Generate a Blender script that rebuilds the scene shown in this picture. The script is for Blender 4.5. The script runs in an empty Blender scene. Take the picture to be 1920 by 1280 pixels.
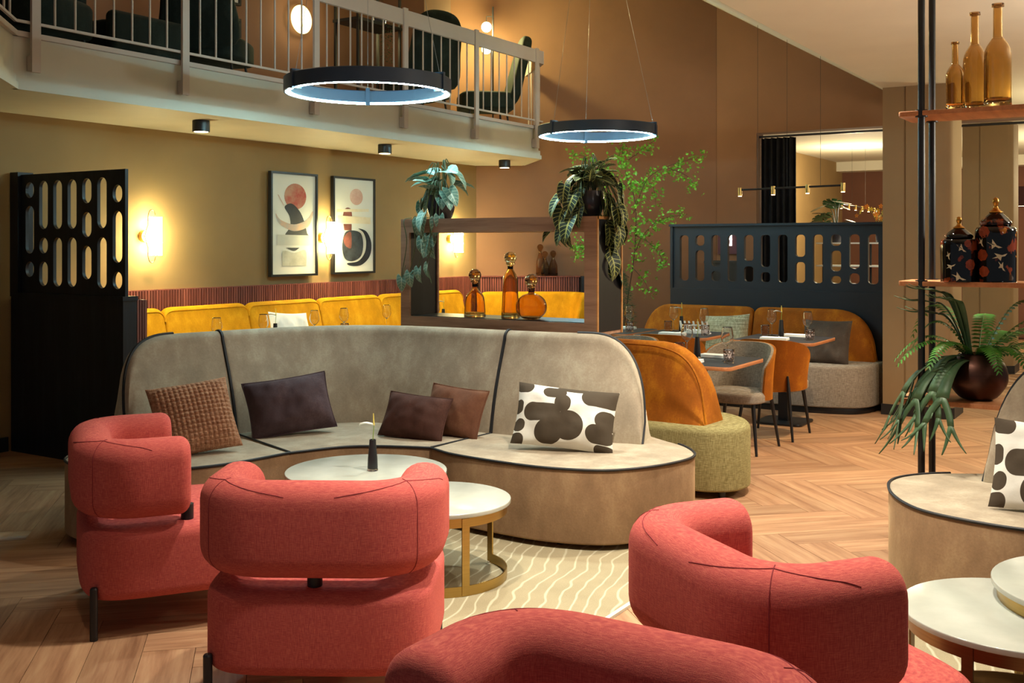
import bpy, bmesh, math, random
from math import sin, cos, pi, radians as R, sqrt, atan2, hypot
from mathutils import Vector, Matrix, noise as mnoise
random.seed(7)
scn = bpy.context.scene
COL = scn.collection

# ------------------------------------------------------------------ camera
# room axes: x runs along the picture wall, y across the room towards it, z up
TH = R(32.1)
CS, SN = cos(TH), sin(TH)
def W(X, Y):
    """plan point given as (metres right of, metres ahead of) the tripod -> room axes"""
    return (X*SN + Y*CS, -X*CS + Y*SN)
cam_d = bpy.data.cameras.new('camera'); cam = bpy.data.objects.new('camera', cam_d); COL.objects.link(cam)
cam.location = (0, 0, 1.58); cam.rotation_euler = (pi/2, 0, TH - pi/2)
cam_d.sensor_width = 36; cam_d.lens = 36*1993/1920; cam_d.shift_y = -180/1920
cam_d.clip_start = .05; cam_d.clip_end = 200
scn.camera = cam
vs = scn.view_settings
vs.view_transform = 'Standard'; vs.look = 'None'; vs.gamma = 1; vs.use_curve_mapping = False
vs.exposure = 0.34

# ------------------------------------------------------------------ world and room lights
wd = bpy.data.worlds.new('world'); scn.world = wd; wd.use_nodes = True
wd.node_tree.nodes['Background'].inputs[0].default_value = (.58, .68, .76, 1)
wd.node_tree.nodes['Background'].inputs[1].default_value = .19
scn.cycles.max_bounces = 8; scn.cycles.diffuse_bounces = 4; scn.cycles.glossy_bounces = 4
scn.cycles.transmission_bounces = 8; scn.cycles.caustics_reflective = False; scn.cycles.caustics_refractive = False
scn.cycles.sample_clamp_indirect = 6

def spot(loc, target, power, col, size=60, blend=.7, radius=.06):
    d = bpy.data.lights.new('ceiling_or_fill_spot', 'SPOT'); o = bpy.data.objects.new('ceiling_or_fill_spot', d); COL.objects.link(o)
    d.energy = power; d.color = col; d.spot_size = R(size); d.spot_blend = blend; d.shadow_soft_size = radius
    o.location = loc; o.rotation_euler = (Vector(target)-Vector(loc)).to_track_quat('-Z', 'Y').to_euler()
    return o
def point(loc, power, col, radius=.05):
    d = bpy.data.lights.new('lamp_or_fill_light', 'POINT'); o = bpy.data.objects.new('lamp_or_fill_light', d); COL.objects.link(o)
    d.energy = power; d.color = col; d.shadow_soft_size = radius; o.location = loc
    return o
WARM = (1, .72, .42); WARMW = (1, .90, .74); COOL = (.72, .96, 1.0)
# recessed ceiling spots over the seating groups
spot((4.1, 1.75, 3.02), (4.6, 2.1, 0), 300, WARMW, 95, .8)
spot((6.2, 1.55, 3.02), (6.2, 1.75, 0), 300, WARMW, 90, .8)
spot((2.5, 1.5, 3.02), (2.3, 1.3, 0), 170, WARMW, 80, .9)
spot((3.7, .9, 3.02), (3.5, .8, 0), 230, WARMW, 85, .9)
spot((3.5, 2.75, 3.25), (3.25, 2.75, 0), 240, WARMW, 75, .9)
spot((1.9, 2.9, 3.3), (2.3, 3.4, 0), 26, (1, .66, .45), 60, .8)
spot((8.6, 1.6, 3.02), (8.6, 2.2, 0), 220, WARM, 90, .9)
# added unseen spots under the raked ceiling brightening back walls, sofa and balcony
spot((9.4, 4.2, 4.05), (11.7, 6.2, 2.2), 42, (1, .82, .64), 105, .9, .1)
spot((10.6, 3.4, 3.6), (12.9, 4.6, 2.4), 26, (1, .80, .56), 110, .9, .1)
spot((6.0, 3.6, 3.7), (5.0, 3.5, .4), 210, (.92, .98, .90), 80, .9, .08)
spot((6.2, 5.2, 4.6), (7.5, 6.4, 2.8), 12, (1, .95, .88), 110, .9, .1)
# added unseen fill lights lifting the right-hand ceiling, pillar edge and upper wall
gx = W(4.3, 5.4); point((gx[0], gx[1], 2.25), 120, WARMW, .14)
point((11.5, .3, 2.4), 70, (1, .86, .5), .14)
point((6.3, 7.2, 4.9), 16, (1, .72, .45), .1)
gx = W(3.6, 1.4); point((gx[0], gx[1], 2.3), 10, WARMW, .14)

# ------------------------------------------------------------------ mesh helpers
def vadd(a, b): return (a[0]+b[0], a[1]+b[1], a[2]+b[2])
class MB:
    def __init__(s): s.v = []; s.f = []; s.uv = []
    def add(s, vs_, fs):
        n = len(s.v); s.v += [tuple(p) for p in vs_]; s.f += [tuple(i+n for i in f) for f in fs]; return s
    def box(s, x0, x1, y0, y1, z0, z1):
        return s.add([(x0,y0,z0),(x1,y0,z0),(x1,y1,z0),(x0,y1,z0),(x0,y0,z1),(x1,y0,z1),(x1,y1,z1),(x0,y1,z1)],
            [(3,2,1,0),(4,5,6,7),(0,1,5,4),(1,2,6,5),(2,3,7,6),(3,0,4,7)])
    def obox(s, c, d, rz=0):
        co, si = cos(rz), sin(rz); m = MB().box(-d[0]/2,d[0]/2,-d[1]/2,d[1]/2,-d[2]/2,d[2]/2)
        return s.add([(c[0]+x*co-y*si, c[1]+x*si+y*co, c[2]+z) for x,y,z in m.v], m.f)
    def prism(s, poly, z0, z1):
        n = len(poly)
        return s.add([(x,y,z0) for x,y in poly]+[(x,y,z1) for x,y in poly],
            [tuple(range(n-1,-1,-1)), tuple(range(n,2*n))]+[(i,(i+1)%n,n+(i+1)%n,n+i) for i in range(n)])
    def cyl(s, p0, p1, r0, r1=None, n=12):
        r1 = r0 if r1 is None else r1
        a = Vector(p0); b = Vector(p1); d = (b-a).normalized()
        u = d.orthogonal().normalized(); w = d.cross(u)
        vs_ = []
        for c, r in ((a, r0), (b, r1)):
            for i in range(n):
                t = 2*pi*i/n; vs_.append(c+u*cos(t)*r+w*sin(t)*r)
        return s.add(vs_, [tuple(range(n-1,-1,-1)), tuple(range(n,2*n))]+[(i,(i+1)%n,n+(i+1)%n,n+i) for i in range(n)])
    def tube(s, pts, r, n=8, closed=False, r_end=None):
        P = [Vector(p) for p in pts]; m = len(P); vs_ = []; fs = []
        prev = None
        for i, p in enumerate(P):
            if closed: t = P[(i+1)%m]-P[i-1]
            else: t = P[min(i+1,m-1)]-P[max(i-1,0)]
            t.normalize()
            if prev is None: u = t.orthogonal().normalized()
            else:
                u = prev - t*prev.dot(t)
                u = u.normalized() if u.length > 1e-6 else t.orthogonal().normalized()
            prev = u; w = t.cross(u)
            rr = r if r_end is None else r+(r_end-r)*i/(m-1)
            for k in range(n):
                a = 2*pi*k/n; vs_.append(p+u*cos(a)*rr+w*sin(a)*rr)
        for i in range(m if closed else m-1):
            j = (i+1)%m
            for k in range(n):
                l = (k+1)%n; fs.append((i*n+k, i*n+l, j*n+l, j*n+k))
        if not closed: fs += [tuple(range(n-1,-1,-1)), tuple((m-1)*n+k for k in range(n))]
        return s.add(vs_, fs)
    def lathe(s, prof, c=(0,0,0), n=32, cap=True):
        vs_ = []; fs = []; m = len(prof)
        for r, z in prof:
            for k in range(n):
                a = 2*pi*k/n; vs_.append((c[0]+r*cos(a), c[1]+r*sin(a), c[2]+z))
        for i in range(m-1):
            for k in range(n):
                l = (k+1)%n; fs.append((i*n+k, i*n+l, (i+1)*n+l, (i+1)*n+k))
        if cap: fs += [tuple(range(n-1,-1,-1)), tuple((m-1)*n+k for k in range(n))]
        return s.add(vs_, fs)
    def rsolid(s, out, z0, z1, rt=.02, rb=.02, st=5, dome=0):
        """solid on a plan outline with rounded top and bottom edges"""
        n = len(out); A = sum(out[i][0]*out[(i+1)%n][1]-out[(i+1)%n][0]*out[i][1] for i in range(n))
        if A < 0: out = out[::-1]
        nr = []
        for i in range(n):
            a, b, c = out[i-1], out[i], out[(i+1)%n]
            d1 = Vector((b[0]-a[0], b[1]-a[1])); d2 = Vector((c[0]-b[0], c[1]-b[1]))
            if d1.length < 1e-9: d1 = d2
            if d2.length < 1e-9: d2 = d1
            d1.normalize(); d2.normalize()
            n1 = Vector((-d1.y, d1.x)); n2 = Vector((-d2.y, d2.x)); m = n1+n2
            m = m.normalized() if m.length > 1e-6 else n1
            nr.append(m/max(.5, m.dot(n1)))
        rings = []
        for k in range(st+1):
            t = k/st*pi/2; rings.append((rb*(1-sin(t)), z0+rb*(1-cos(t))))
        for k in range(st+1):
            t = k/st*pi/2; rings.append((rt*(1-cos(t)), z1-rt*(1-sin(t))))
        vs_ = []; fs = []
        for ins, z in rings:
            for (x, y), q in zip(out, nr): vs_.append((x+q.x*ins, y+q.y*ins, z))
        if dome:
            cx = sum(p[0] for p in out)/n; cy = sum(p[1] for p in out)/n
            base = vs_[-n:]
            for q in (.9, .75, .55, .3):
                for p in base: vs_.append((cx+(p[0]-cx)*q, cy+(p[1]-cy)*q, z1+dome*(1-q*q)))
        m = len(vs_)//n
        for i in range(m-1):
            for k in range(n):
                l = (k+1)%n; fs.append((i*n+k, i*n+l, (i+1)*n+l, (i+1)*n+k))
        fs += [tuple(range(n-1,-1,-1)), tuple((m-1)*n+k for k in range(n))]
        return s.add(vs_, fs)
    def grid(s, P, closed_u=False):
        """P[i][j] points"""
        a = len(P); b = len(P[0]); fs = []
        for i in range(a-1):
            for j in range(b if closed_u else b-1):
                k = (j+1)%b; fs.append((i*b+j, i*b+k, (i+1)*b+k, (i+1)*b+j))
        return s.add([p for row in P for p in row], fs)
    def xf(s, M):
        s.v = [tuple(M @ Vector(p)) for p in s.v]; return s
    def mesh(s, name, sharp=38):
        me = bpy.data.meshes.new(name); me.from_pydata(s.v, [], s.f); me.validate()
        me.polygons.foreach_set('use_smooth', [True]*len(me.polygons))
        if sharp: me.set_sharp_from_angle(angle=R(sharp))
        if s.uv and len(s.uv) == len(me.vertices):
            at = me.attributes.new('leaf', 'FLOAT_VECTOR', 'POINT')
            at.data.foreach_set('vector', [c for p in s.uv for c in p])
        me.update(); return me
    def build(s, name, mat, parent=None, world=False, sharp=38):
        if parent is not None and world:
            L = parent.location.copy(); q = parent
            while q.parent is not None: q = q.parent; L += q.location
            s.v = [(x-L.x, y-L.y, z-L.z) for x, y, z in s.v]
        return link(name, s.mesh(name, sharp), mat, parent)
def link(name, me, mat, parent=None):
    o = bpy.data.objects.new(name, me); COL.objects.link(o)
    if mat is not None and not me.materials: me.materials.append(mat)
    if parent is not None: o.parent = parent
    return o
def tag(o, label=None, cat=None, group=None, kind=None):
    if label: o['label'] = label
    if cat: o['category'] = cat
    if group: o['group'] = group
    if kind: o['kind'] = kind
    return o
def thing(name, label, cat, loc=(0,0,0), rz=0, group=None):
    o = bpy.data.objects.new(name, None); COL.objects.link(o); o.empty_display_size = .1
    o.location = loc; o.rotation_euler = (0, 0, rz)
    return tag(o, label, cat, group)
def struct(name, mb, mat, parent=None, label=None, sharp=38):
    o = mb.build(name, mat, parent, sharp=sharp); o['kind'] = 'structure'
    if label: o['label'] = label
    return o
def copy_tree(o, parent=None):
    c = o.copy(); COL.objects.link(c)
    if parent is not None: c.parent = parent
    for ch in list(o.children): copy_tree(ch, c)
    return c
def place_copy(o, loc, rz, label=None, group=None):
    c = copy_tree(o); c.location = loc; c.rotation_euler = (0, 0, rz)
    if label: c['label'] = label
    if group: c['group'] = group
    return c
def spline(P, per=8, closed=False):
    """Catmull-Rom through 2-D or 3-D points"""
    n = len(P); out = []
    P = [Vector(p) for p in P]
    rng = range(n) if closed else range(n-1)
    for i in rng:
        p0 = P[i-1] if (closed or i > 0) else P[i]*2-P[i+1]
        p1 = P[i]; p2 = P[(i+1)%n]
        p3 = P[(i+2)%n] if (closed or i+2 < n) else p2*2-p1
        for k in range(per):
            t = k/per
            out.append(tuple(.5*((2*p1)+(p2-p0)*t+(2*p0-5*p1+4*p2-p3)*t*t+(3*p1-p0-3*p2+p3)*t**3)))
    if not closed: out.append(tuple(P[-1]))
    return out
def resample(P, n):
    L = [0]
    for i in range(1, len(P)): L.append(L[-1]+(Vector(P[i])-Vector(P[i-1])).length)
    out = []; j = 0
    for k in range(n):
        t = L[-1]*k/(n-1)
        while j < len(P)-2 and L[j+1] < t: j += 1
        d = L[j+1]-L[j]; q = (t-L[j])/d if d > 1e-12 else 0
        out.append(tuple(Vector(P[j]).lerp(Vector(P[j+1]), q)))
    return out
def rrect(x0, x1, y0, y1, r, st=6):
    out = []
    for cx, cy, a0 in ((x1-r, y1-r, 0), (x0+r, y1-r, 90), (x0+r, y0+r, 180), (x1-r, y0+r, 270)):
        for k in range(st+1):
            a = R(a0+90*k/st); out.append((cx+r*cos(a), cy+r*sin(a)))
    return out
def circle(r, n=48, c=(0,0)): return [(c[0]+r*cos(2*pi*k/n), c[1]+r*sin(2*pi*k/n)) for k in range(n)]
def superell(a, b, p=3.2, n=56):
    out = []
    for k in range(n):
        t = 2*pi*k/n; c, s_ = cos(t), sin(t)
        out.append((a*math.copysign(abs(c)**(2/p), c), b*math.copysign(abs(s_)**(2/p), s_)))
    return out
def plate(outer, holes, depth, name, M):
    """flat plate with real cut-outs; outer and holes are 2-D outlines, M maps (u, w, depth) into the room"""
    cu = bpy.data.curves.new('tmp', 'CURVE'); cu.dimensions = '2D'; cu.fill_mode = 'BOTH'; cu.extrude = depth/2
    for poly in [outer]+holes:
        sp = cu.splines.new('POLY'); sp.points.add(len(poly)-1); sp.use_cyclic_u = True
        for p, q in zip(sp.points, poly): p.co = (q[0], q[1], 0, 1)
    o = bpy.data.objects.new('tmp', cu); COL.objects.link(o)
    dg = bpy.context.evaluated_depsgraph_get()
    me = bpy.data.meshes.new_from_object(o.evaluated_get(dg)); bpy.data.objects.remove(o); bpy.data.curves.remove(cu)
    me.name = name; me.transform(M); me.set_sharp_from_angle(angle=R(35)); me.materials.clear()
    return me
def slot(cx, w, z0, z1, r=None, st=5):
    r = w/2 if r is None else r
    r = min(r, (z1-z0)/2-.001, w/2)
    return rrect(cx-w/2, cx+w/2, z0, z1, r, st)

# ------------------------------------------------------------------ materials
def lin(c):
    if isinstance(c, str):
        c = c.lstrip('#'); c = [int(c[i:i+2], 16)/255 for i in (0, 2, 4)]
    return tuple(x/12.92 if x <= .04045 else ((x+.055)/1.055)**2.4 for x in c)+(1,)
class NT:
    def __init__(s, name):
        s.m = bpy.data.materials.new(name); s.m.use_nodes = True; s.t = s.m.node_tree
        s.b = s.t.nodes['Principled BSDF']
    def n(s, ty, **kw):
        nd = s.t.nodes.new(ty)
        for k, v in kw.items():
            if k.startswith('i_'):
                key = k[2:]
                key = int(key) if key.isdigit() else key.replace('_', ' ')
                nd.inputs[key].default_value = v
            else: setattr(nd, k, v)
        return nd
    def l(s, a, b): s.t.links.new(a, b)
    def coord(s, scale=(1,1,1), rot=(0,0,0), kind='Object'):
        tc = s.n('ShaderNodeTexCoord'); mp = s.n('ShaderNodeMapping')
        mp.inputs['Scale'].default_value = scale; mp.inputs['Rotation'].default_value = rot
        s.l(tc.outputs[kind], mp.inputs[0]); return mp.outputs[0]
    def noise(s, vec, scale, detail=3, rough=.55):
        nd = s.n('ShaderNodeTexNoise', i_Scale=scale, i_Detail=detail, i_Roughness=rough); s.l(vec, nd.inputs['Vector']); return nd.outputs[0]
    def ramp(s, fac, stops):
        r = s.n('ShaderNodeValToRGB'); e = r.color_ramp.elements
        while len(e) < len(stops): e.new(.5)
        for q, (p, c) in zip(e, stops): q.position = p; q.color = lin(c) if not isinstance(c, tuple) or len(c) != 4 else c
        s.l(fac, r.inputs[0]); return r.outputs[0]
    def mix(s, fac, a, b, mode='MIX'):
        m = s.n('ShaderNodeMix', data_type='RGBA', blend_type=mode)
        for inp, v in ((m.inputs[0], fac), (m.inputs[6], a), (m.inputs[7], b)):
            if isinstance(v, (int, float)): inp.default_value = v
            elif isinstance(v, tuple): inp.default_value = v
            else: s.l(v, inp)
        return m.outputs[2]
    def math(s, op, a, b=None):
        m = s.n('ShaderNodeMath', operation=op)
        for inp, v in zip(m.inputs, (a, b)):
            if v is None: continue
            if isinstance(v, (int, float)): inp.default_value = v
            else: s.l(v, inp)
        return m.outputs[0]
    def color(s, sock): s.l(sock, s.b.inputs['Base Color'])
    def bump(s, h, strength=.3, dist=.01):
        b = s.n('ShaderNodeBump', i_Strength=strength, i_Distance=dist); s.l(h, b.inputs['Height']); s.l(b.outputs[0], s.b.inputs['Normal'])
    def set(s, **kw):
        for k, v in kw.items(): s.b.inputs[k.replace('_', ' ')].default_value = v
        return s
def plain(name, col, rough=.5, metal=0, var=.06, scale=6, spec=.5, bump=0, **kw):
    """painted or moulded surface with slight uneven tone"""
    t = NT(name); t.set(Roughness=rough, Metallic=metal, Specular_IOR_Level=spec, **kw)
    c = lin(col); f = t.noise(t.coord(), scale, 4)
    lo = tuple(x*(1-var) for x in c[:3])+(1,); hi = tuple(min(1, x*(1+var)) for x in c[:3])+(1,)
    t.color(t.ramp(f, [(.3, lo), (.7, hi)]))
    if bump: t.bump(t.noise(t.coord(), scale*12, 3), bump, .004)
    return t.m
def velvet(name, col, hi, sheen=.5, blotch=7):
    t = NT(name); t.set(Roughness=.85, Specular_IOR_Level=.2, Sheen_Weight=sheen, Sheen_Roughness=.35)
    t.b.inputs['Sheen Tint'].default_value = lin(hi)
    f = t.noise(t.coord((1,1,.6)), blotch, 5, .62)
    g = t.noise(t.coord((1,1,1)), 90, 2)
    f2 = t.math('ADD', t.math('MULTIPLY', f, .8), t.math('MULTIPLY', g, .2))
    c = lin(col); h = lin(hi)
    t.color(t.ramp(f2, [(.33, tuple(x*.78 for x in c[:3])+(1,)), (.5, c), (.68, tuple(.55*x+.45*y for x, y in zip(c[:3], h[:3]))+(1,))]))
    t.bump(f2, .12, .02)
    return t.m
def linen(name, col, dark, light, s=1.0, sheen=.25):
    """woven cloth: uneven warp and weft threads"""
    t = NT(name); t.set(Roughness=.9, Specular_IOR_Level=.15, Sheen_Weight=sheen, Sheen_Roughness=.4)
    t.b.inputs['Sheen Tint'].default_value = lin(light)
    weft = t.noise(t.coord((30*s, 30*s, 620*s)), 1, 1); warp = t.noise(t.coord((520*s, 520*s, 26*s)), 1, 1)
    f = t.math('MULTIPLY', t.math('ADD', weft, warp), .5)
    t.color(t.ramp(f, [(.36, dark), (.5, col), (.64, light)]))
    t.bump(f, .35, .003)
    return t.m
def wood(name, a, b, c, axis='x', scale=1.0, rough=.45, rnd=.0, kind='Object', spec=.4):
    t = NT(name); t.set(Roughness=rough, Specular_IOR_Level=spec)
    sc = {'x': (1.2, 16, 16), 'y': (16, 1.2, 16), 'z': (16, 16, 1.2)}[axis]
    vec = t.coord(tuple(q*scale for q in sc), kind=kind)
    if rnd:
        oi = t.n('ShaderNodeObjectInfo'); gm = t.n('ShaderNodeNewGeometry')
        r = t.math('ADD', oi.outputs['Random'], gm.outputs['Random Per Island'])
        r = t.math('FRACT', r)
        cx = t.n('ShaderNodeCombineXYZ'); t.l(t.math('MULTIPLY', r, 37.0), cx.inputs[0]); t.l(t.math('MULTIPLY', r, 91.0), cx.inputs[1])
        va = t.n('ShaderNodeVectorMath', operation='ADD'); t.l(vec, va.inputs[0]); t.l(cx.outputs[0], va.inputs[1]); vec = va.outputs[0]
    f = t.noise(vec, 1.0, 6, .6); g = t.noise(vec, 5.0, 3, .6)
    h = t.math('ADD', t.math('MULTIPLY', f, .75), t.math('MULTIPLY', g, .25))
    col = t.ramp(h, [(.32, a), (.5, b), (.68, c)])
    if rnd:
        k = t.math('ADD', t.math('MULTIPLY', r, rnd), 1-rnd/2)
        hs = t.n('ShaderNodeHueSaturation'); t.l(col, hs.inputs['Color']); t.l(k, hs.inputs['Value']); col = hs.outputs[0]
    t.color(col); t.bump(h, .15, .004)
    return t.m
def metal(name, col, rough=.3, aniso=0):
    t = NT(name); t.set(Metallic=1, Roughness=rough)
    c = lin(col); f = t.noise(t.coord((1,1,60)), 4, 3)
    t.color(t.ramp(f, [(.3, tuple(x*.85 for x in c[:3])+(1,)), (.7, c)])); return t.m
def glass(name, col, rough=.02, ior=1.45, density=None):
    # col is the tint of light that has crossed four glass faces
    t = NT(name); t.set(Roughness=rough, IOR=ior, Transmission_Weight=1.0)
    f = t.noise(t.coord(), 9, 2); c = tuple(x**.25 for x in lin(col)[:3])+(1,)
    t.color(t.ramp(f, [(.2, tuple(x*.93 for x in c[:3])+(1,)), (.8, c)])); return t.m
def emit(name, col, strength):
    t = NT(name); t.set(Roughness=.4)
    c = lin(col); f = t.noise(t.coord(), 5, 1)
    s_ = t.ramp(f, [(.2, tuple(x*.97 for x in c[:3])+(1,)), (.8, c)])
    t.color(s_); t.l(s_, t.b.inputs['Emission Color']); t.b.inputs['Emission Strength'].default_value = strength; return t.m
def leafmat(name, base, edge, vein, rough=.4, veins=7, vw=.10):
    """leaf blade with pale midrib and side veins drawn from its own along/across coordinates"""
    t = NT(name); t.set(Roughness=rough, Specular_IOR_Level=.4)
    at = t.n('ShaderNodeAttribute', attribute_name='leaf'); sp = t.n('ShaderNodeSeparateXYZ'); t.l(at.outputs['Vector'], sp.inputs[0])
    u = t.math('ABSOLUTE', sp.outputs[0]); v = sp.outputs[1]
    w = t.math('FRACT', t.math('MULTIPLY', t.math('SUBTRACT', v, t.math('MULTIPLY', u, .22)), float(veins)))
    side = t.math('LESS_THAN', w, vw*1.6); mid = t.math('LESS_THAN', u, vw)
    rim = t.math('GREATER_THAN', u, .93)
    f = t.math('MAXIMUM', t.math('MAXIMUM', side, mid), rim)
    nz = t.noise(t.coord(), 30, 2)
    b = t.mix(nz, lin(base), lin(edge)); t.color(t.mix(f, b, lin(vein))); return t.m

M = {}
M['wall'] = plain('wall_paint_ochre', '#967a50', .85, var=.05, scale=2.5, bump=.05)
M['wall_dim'] = plain('wall_paint_ochre_dim', '#805c44', .85, var=.05, scale=2.5, bump=.05)  # ochre wall paint browned to hold the shade of the dim walls
M['ceil'] = plain('ceiling_paint', '#dedacb', .9, var=.03, scale=2)
M['white'] = plain('white_paint', '#c4c0b0', .6, var=.03, scale=4)
M['railw'] = plain('rail_paint', '#b9aca2', .5, var=.04, scale=5)
M['pillar'] = plain('pillar_paint', '#8e7656', .8, var=.04, scale=3)
M['far'] = plain('far_wall_paint', '#6a4536', .85, var=.05, scale=2)
M['skirt'] = plain('skirting_black', '#1b1c20', .5, var=.1, scale=5)
M['black'] = plain('black_powder_coat', '#15161a', .4, var=.12, scale=20)
M['blackw'] = wood('black_stained_ash', '#0e1015', '#171a21', '#22262e', 'z', 1.2, .45)
M['navy'] = plain('navy_lacquer', '#161e29', .42, var=.08, scale=6)
M['plank'] = wood('oak_plank', '#835c42', '#a88060', '#bd9a76', 'x', .9, .5, rnd=.34, spec=.4)
M['subfloor'] = plain('floor_joint', '#4a3426', .8)
M['walnut'] = wood('walnut', '#87624c', '#a9826a', '#ba9478', 'y', 1, .42)
M['walnut_lip'] = wood('walnut_lip', '#a8703f', '#c08a52', '#cf9d65', 'y', 1, .4)
M['slat'] = wood('slat_timber', '#5a2f2a', '#7c443b', '#94584a', 'z', 1, .5, rnd=.35)
M['slatback'] = plain('slat_backing', '#2e1815', .8)
M['pink'] = linen('coral_linen', '#bc5853', '#a5484a', '#cf7062', 1.7, .22)
M['sofa'] = velvet('taupe_velvet', '#a69884', '#d0c9b2', .6)
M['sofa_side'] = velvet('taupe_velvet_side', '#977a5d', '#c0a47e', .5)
M['pipe'] = plain('black_piping', '#14161c', .6)
M['mustard'] = velvet('mustard_velvet', '#c88f0e', '#f4c02c', .5)
M['ochre'] = velvet('ochre_velvet', '#965412', '#d88e1e', .5)
M['olive'] = linen('olive_linen', '#8a8054', '#6c633f', '#aaa273', 1, .3)
M['greyl'] = linen('grey_linen', '#8d8478', '#6f675d', '#a9a195', 1, .3)
M['marble'] = None
M['brass'] = metal('brushed_brass', '#b99a5c', .32)
M['bronze'] = metal('aged_bronze', '#8b6a4a', .35)
M['copper'] = metal('dark_copper', '#5b4038', .42)
M['gold'] = metal('gilt', '#c08a3c', .3)
M['amber'] = glass('amber_glass', '#d07a18', .02, 1.35)
M['amberd'] = glass('brown_glass', '#a85a20', .02, 1.3)
M['amberl'] = glass('honey_glass', '#d79a3c', .02, 1.3)
M['clear'] = glass('clear_glass', '#ffffff', .0, 1.45)
M['smoke'] = glass('smoked_glass', '#b79a9a', .05, 1.35)
M['cloth'] = plain('white_linen_napkin', '#eef0ee', .9, var=.03, scale=30, bump=.1)
M['table'] = plain('dark_table_top', '#2b2a2e', .5, var=.1, scale=8)
M['tedge'] = wood('table_edge_wood', '#a0633c', '#bd7c50', '#cc8e60', 'x', 1, .45)
M['paper'] = plain('art_paper', '#d9d8cb', .6, var=.02, scale=4)
M['sconce'] = emit('lit_opal_glass', '#fff2b0', 66)
M['led'] = emit('led_strip', '#b8f6ff', 170)
M['spotlens'] = emit('spot_lens', '#ffd9a8', 8)
t = NT('marble_white'); t.set(Roughness=.18, Specular_IOR_Level=.5)
f = t.noise(t.coord((1,1,1)), 2.2, 8, .62); w = t.n('ShaderNodeTexWave', i_Scale=1.3, i_Distortion=9, i_Detail=4); t.l(t.coord(), w.inputs[0])
t.color(t.mix(t.math('MULTIPLY', w.outputs[1], .35), t.ramp(f, [(.35, '#b3b8ae'), (.6, '#c6cac0')]), lin('#959a90'))); M['marble'] = t.m

# ================================================================== the setting
fl = struct('floor', MB().box(-4, 24, -9, 10, -.12, -.012), M['subfloor'], label='oak herringbone floor')
PW, PN = .20, 5; PL = PW*PN; GAP = .0025
pm = MB().box(-PL/2+GAP/2, PL/2-GAP/2, -PW/2+GAP/2, PW/2-GAP/2, -.011, 0).mesh('plank')
pm.materials.append(M['plank'])
planks = []
e1 = (cos(R(45)), sin(R(45))); e2 = (-e1[1], e1[0])
for k in range(-75, 76):
    for m in range(-12, 13):
        ox, oy = k + m*PN, k - m*PN
        for cx, cy, rot in ((ox+PN/2, oy+.5, 45), (ox+PN+.5, oy+1-PN/2, 135)):
            cx *= PW; cy *= PW
            x = 5+cx*e1[0]+cy*e2[0]; y = 2+cx*e1[1]+cy*e2[1]
            if not (-1 < x < 20 and -5 < y < 8.2): continue
            X, Y = x*SN-y*CS, x*CS+y*SN
            px = 960+1993*X/max(Y, .1); vis = Y > 3.5 and -120 < px < 2040
            planks.append((0 if vis else 1, Y, x, y, rot))
planks.sort()
rest = {45: MB(), 135: MB()}
for i, (h, Y, x, y, rot) in enumerate(planks):
    if i < 300:
        o = bpy.data.objects.new('plank', pm); COL.objects.link(o); o.parent = fl
        o.location = (x, y, 0); o.rotation_euler = (0, 0, R(rot))
    else:
        co, si = cos(-R(rot)), sin(-R(rot)); u, v_ = x*co-y*si, x*si+y*co
        rest[rot].box(u-PL/2+GAP/2, u+PL/2-GAP/2, v_-PW/2+GAP/2, v_+PW/2-GAP/2, -.011, 0)
for rot, mb in rest.items():
    o = mb.build('planks_beyond', M['plank'], fl, sharp=0); o.rotation_euler = (0, 0, R(rot)); o['kind'] = 'stuff'

XE = 12.94; YA = 13.63; ZC = 3.055; YC = 2.35; SL = .59
def zceil(y): return ZC + SL*max(0, y-YC)
struct('wall_left', MB().box(-1, 11.3, 7.63, 7.9, 0, 2.6), M['wall'])
# upper storey wall behind the balcony
struct('wall_upper', MB().box(-1, 11.1, 7.9, 8.05, 2.6, 7.2), M['wall_dim'])
struct('wall_pier', MB().box(9.75, 10.27, 7.3, 7.9, 2.97, 7.2), M['wall_dim'])
P = [W(-.95, YA), W(2.62, YA), W(2.75, YA+.2), W(-.95, YA+.2)]
struct('wall_back', MB().prism(P, 0, 7.2), M['wall_dim'])
# end wall with the curtained opening
struct('wall_right', MB().box(XE, XE+.26, 4.495, 5.02, 0, 2.99), M['wall_dim'])
mb = MB(); poly = [(5.02, 2.99), (5.02, 7.0), (YC, ZC+.35), (-6, ZC+.35), (-6, 2.99)]
n = len(poly)
mb.add([(XE, y, z) for y, z in poly]+[(XE+.26, y, z) for y, z in poly],
       [tuple(range(n)), tuple(range(2*n-1, n-1, -1))]+[(i, n+i, n+(i+1)%n, (i+1)%n) for i in range(n)])
struct('wall_header', mb, M['wall_dim'])
# ceiling: flat on the right, then climbing towards the picture wall
mb = MB(); yz = [(-7, ZC), (YC, ZC), (9.2, zceil(9.2)), (9.2, zceil(9.2)+.12), (YC, ZC+.14), (-7, ZC+.14)]
n = len(yz)
mb.add([(-4, y, z) for y, z in yz]+[(XE+.02, y, z) for y, z in yz],
       [tuple(range(n)), tuple(range(2*n-1, n-1, -1))]+[(i, n+i, n+(i+1)%n, (i+1)%n) for i in range(n)])
struct('ceiling', mb, M['ceil'], sharp=10)
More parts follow.
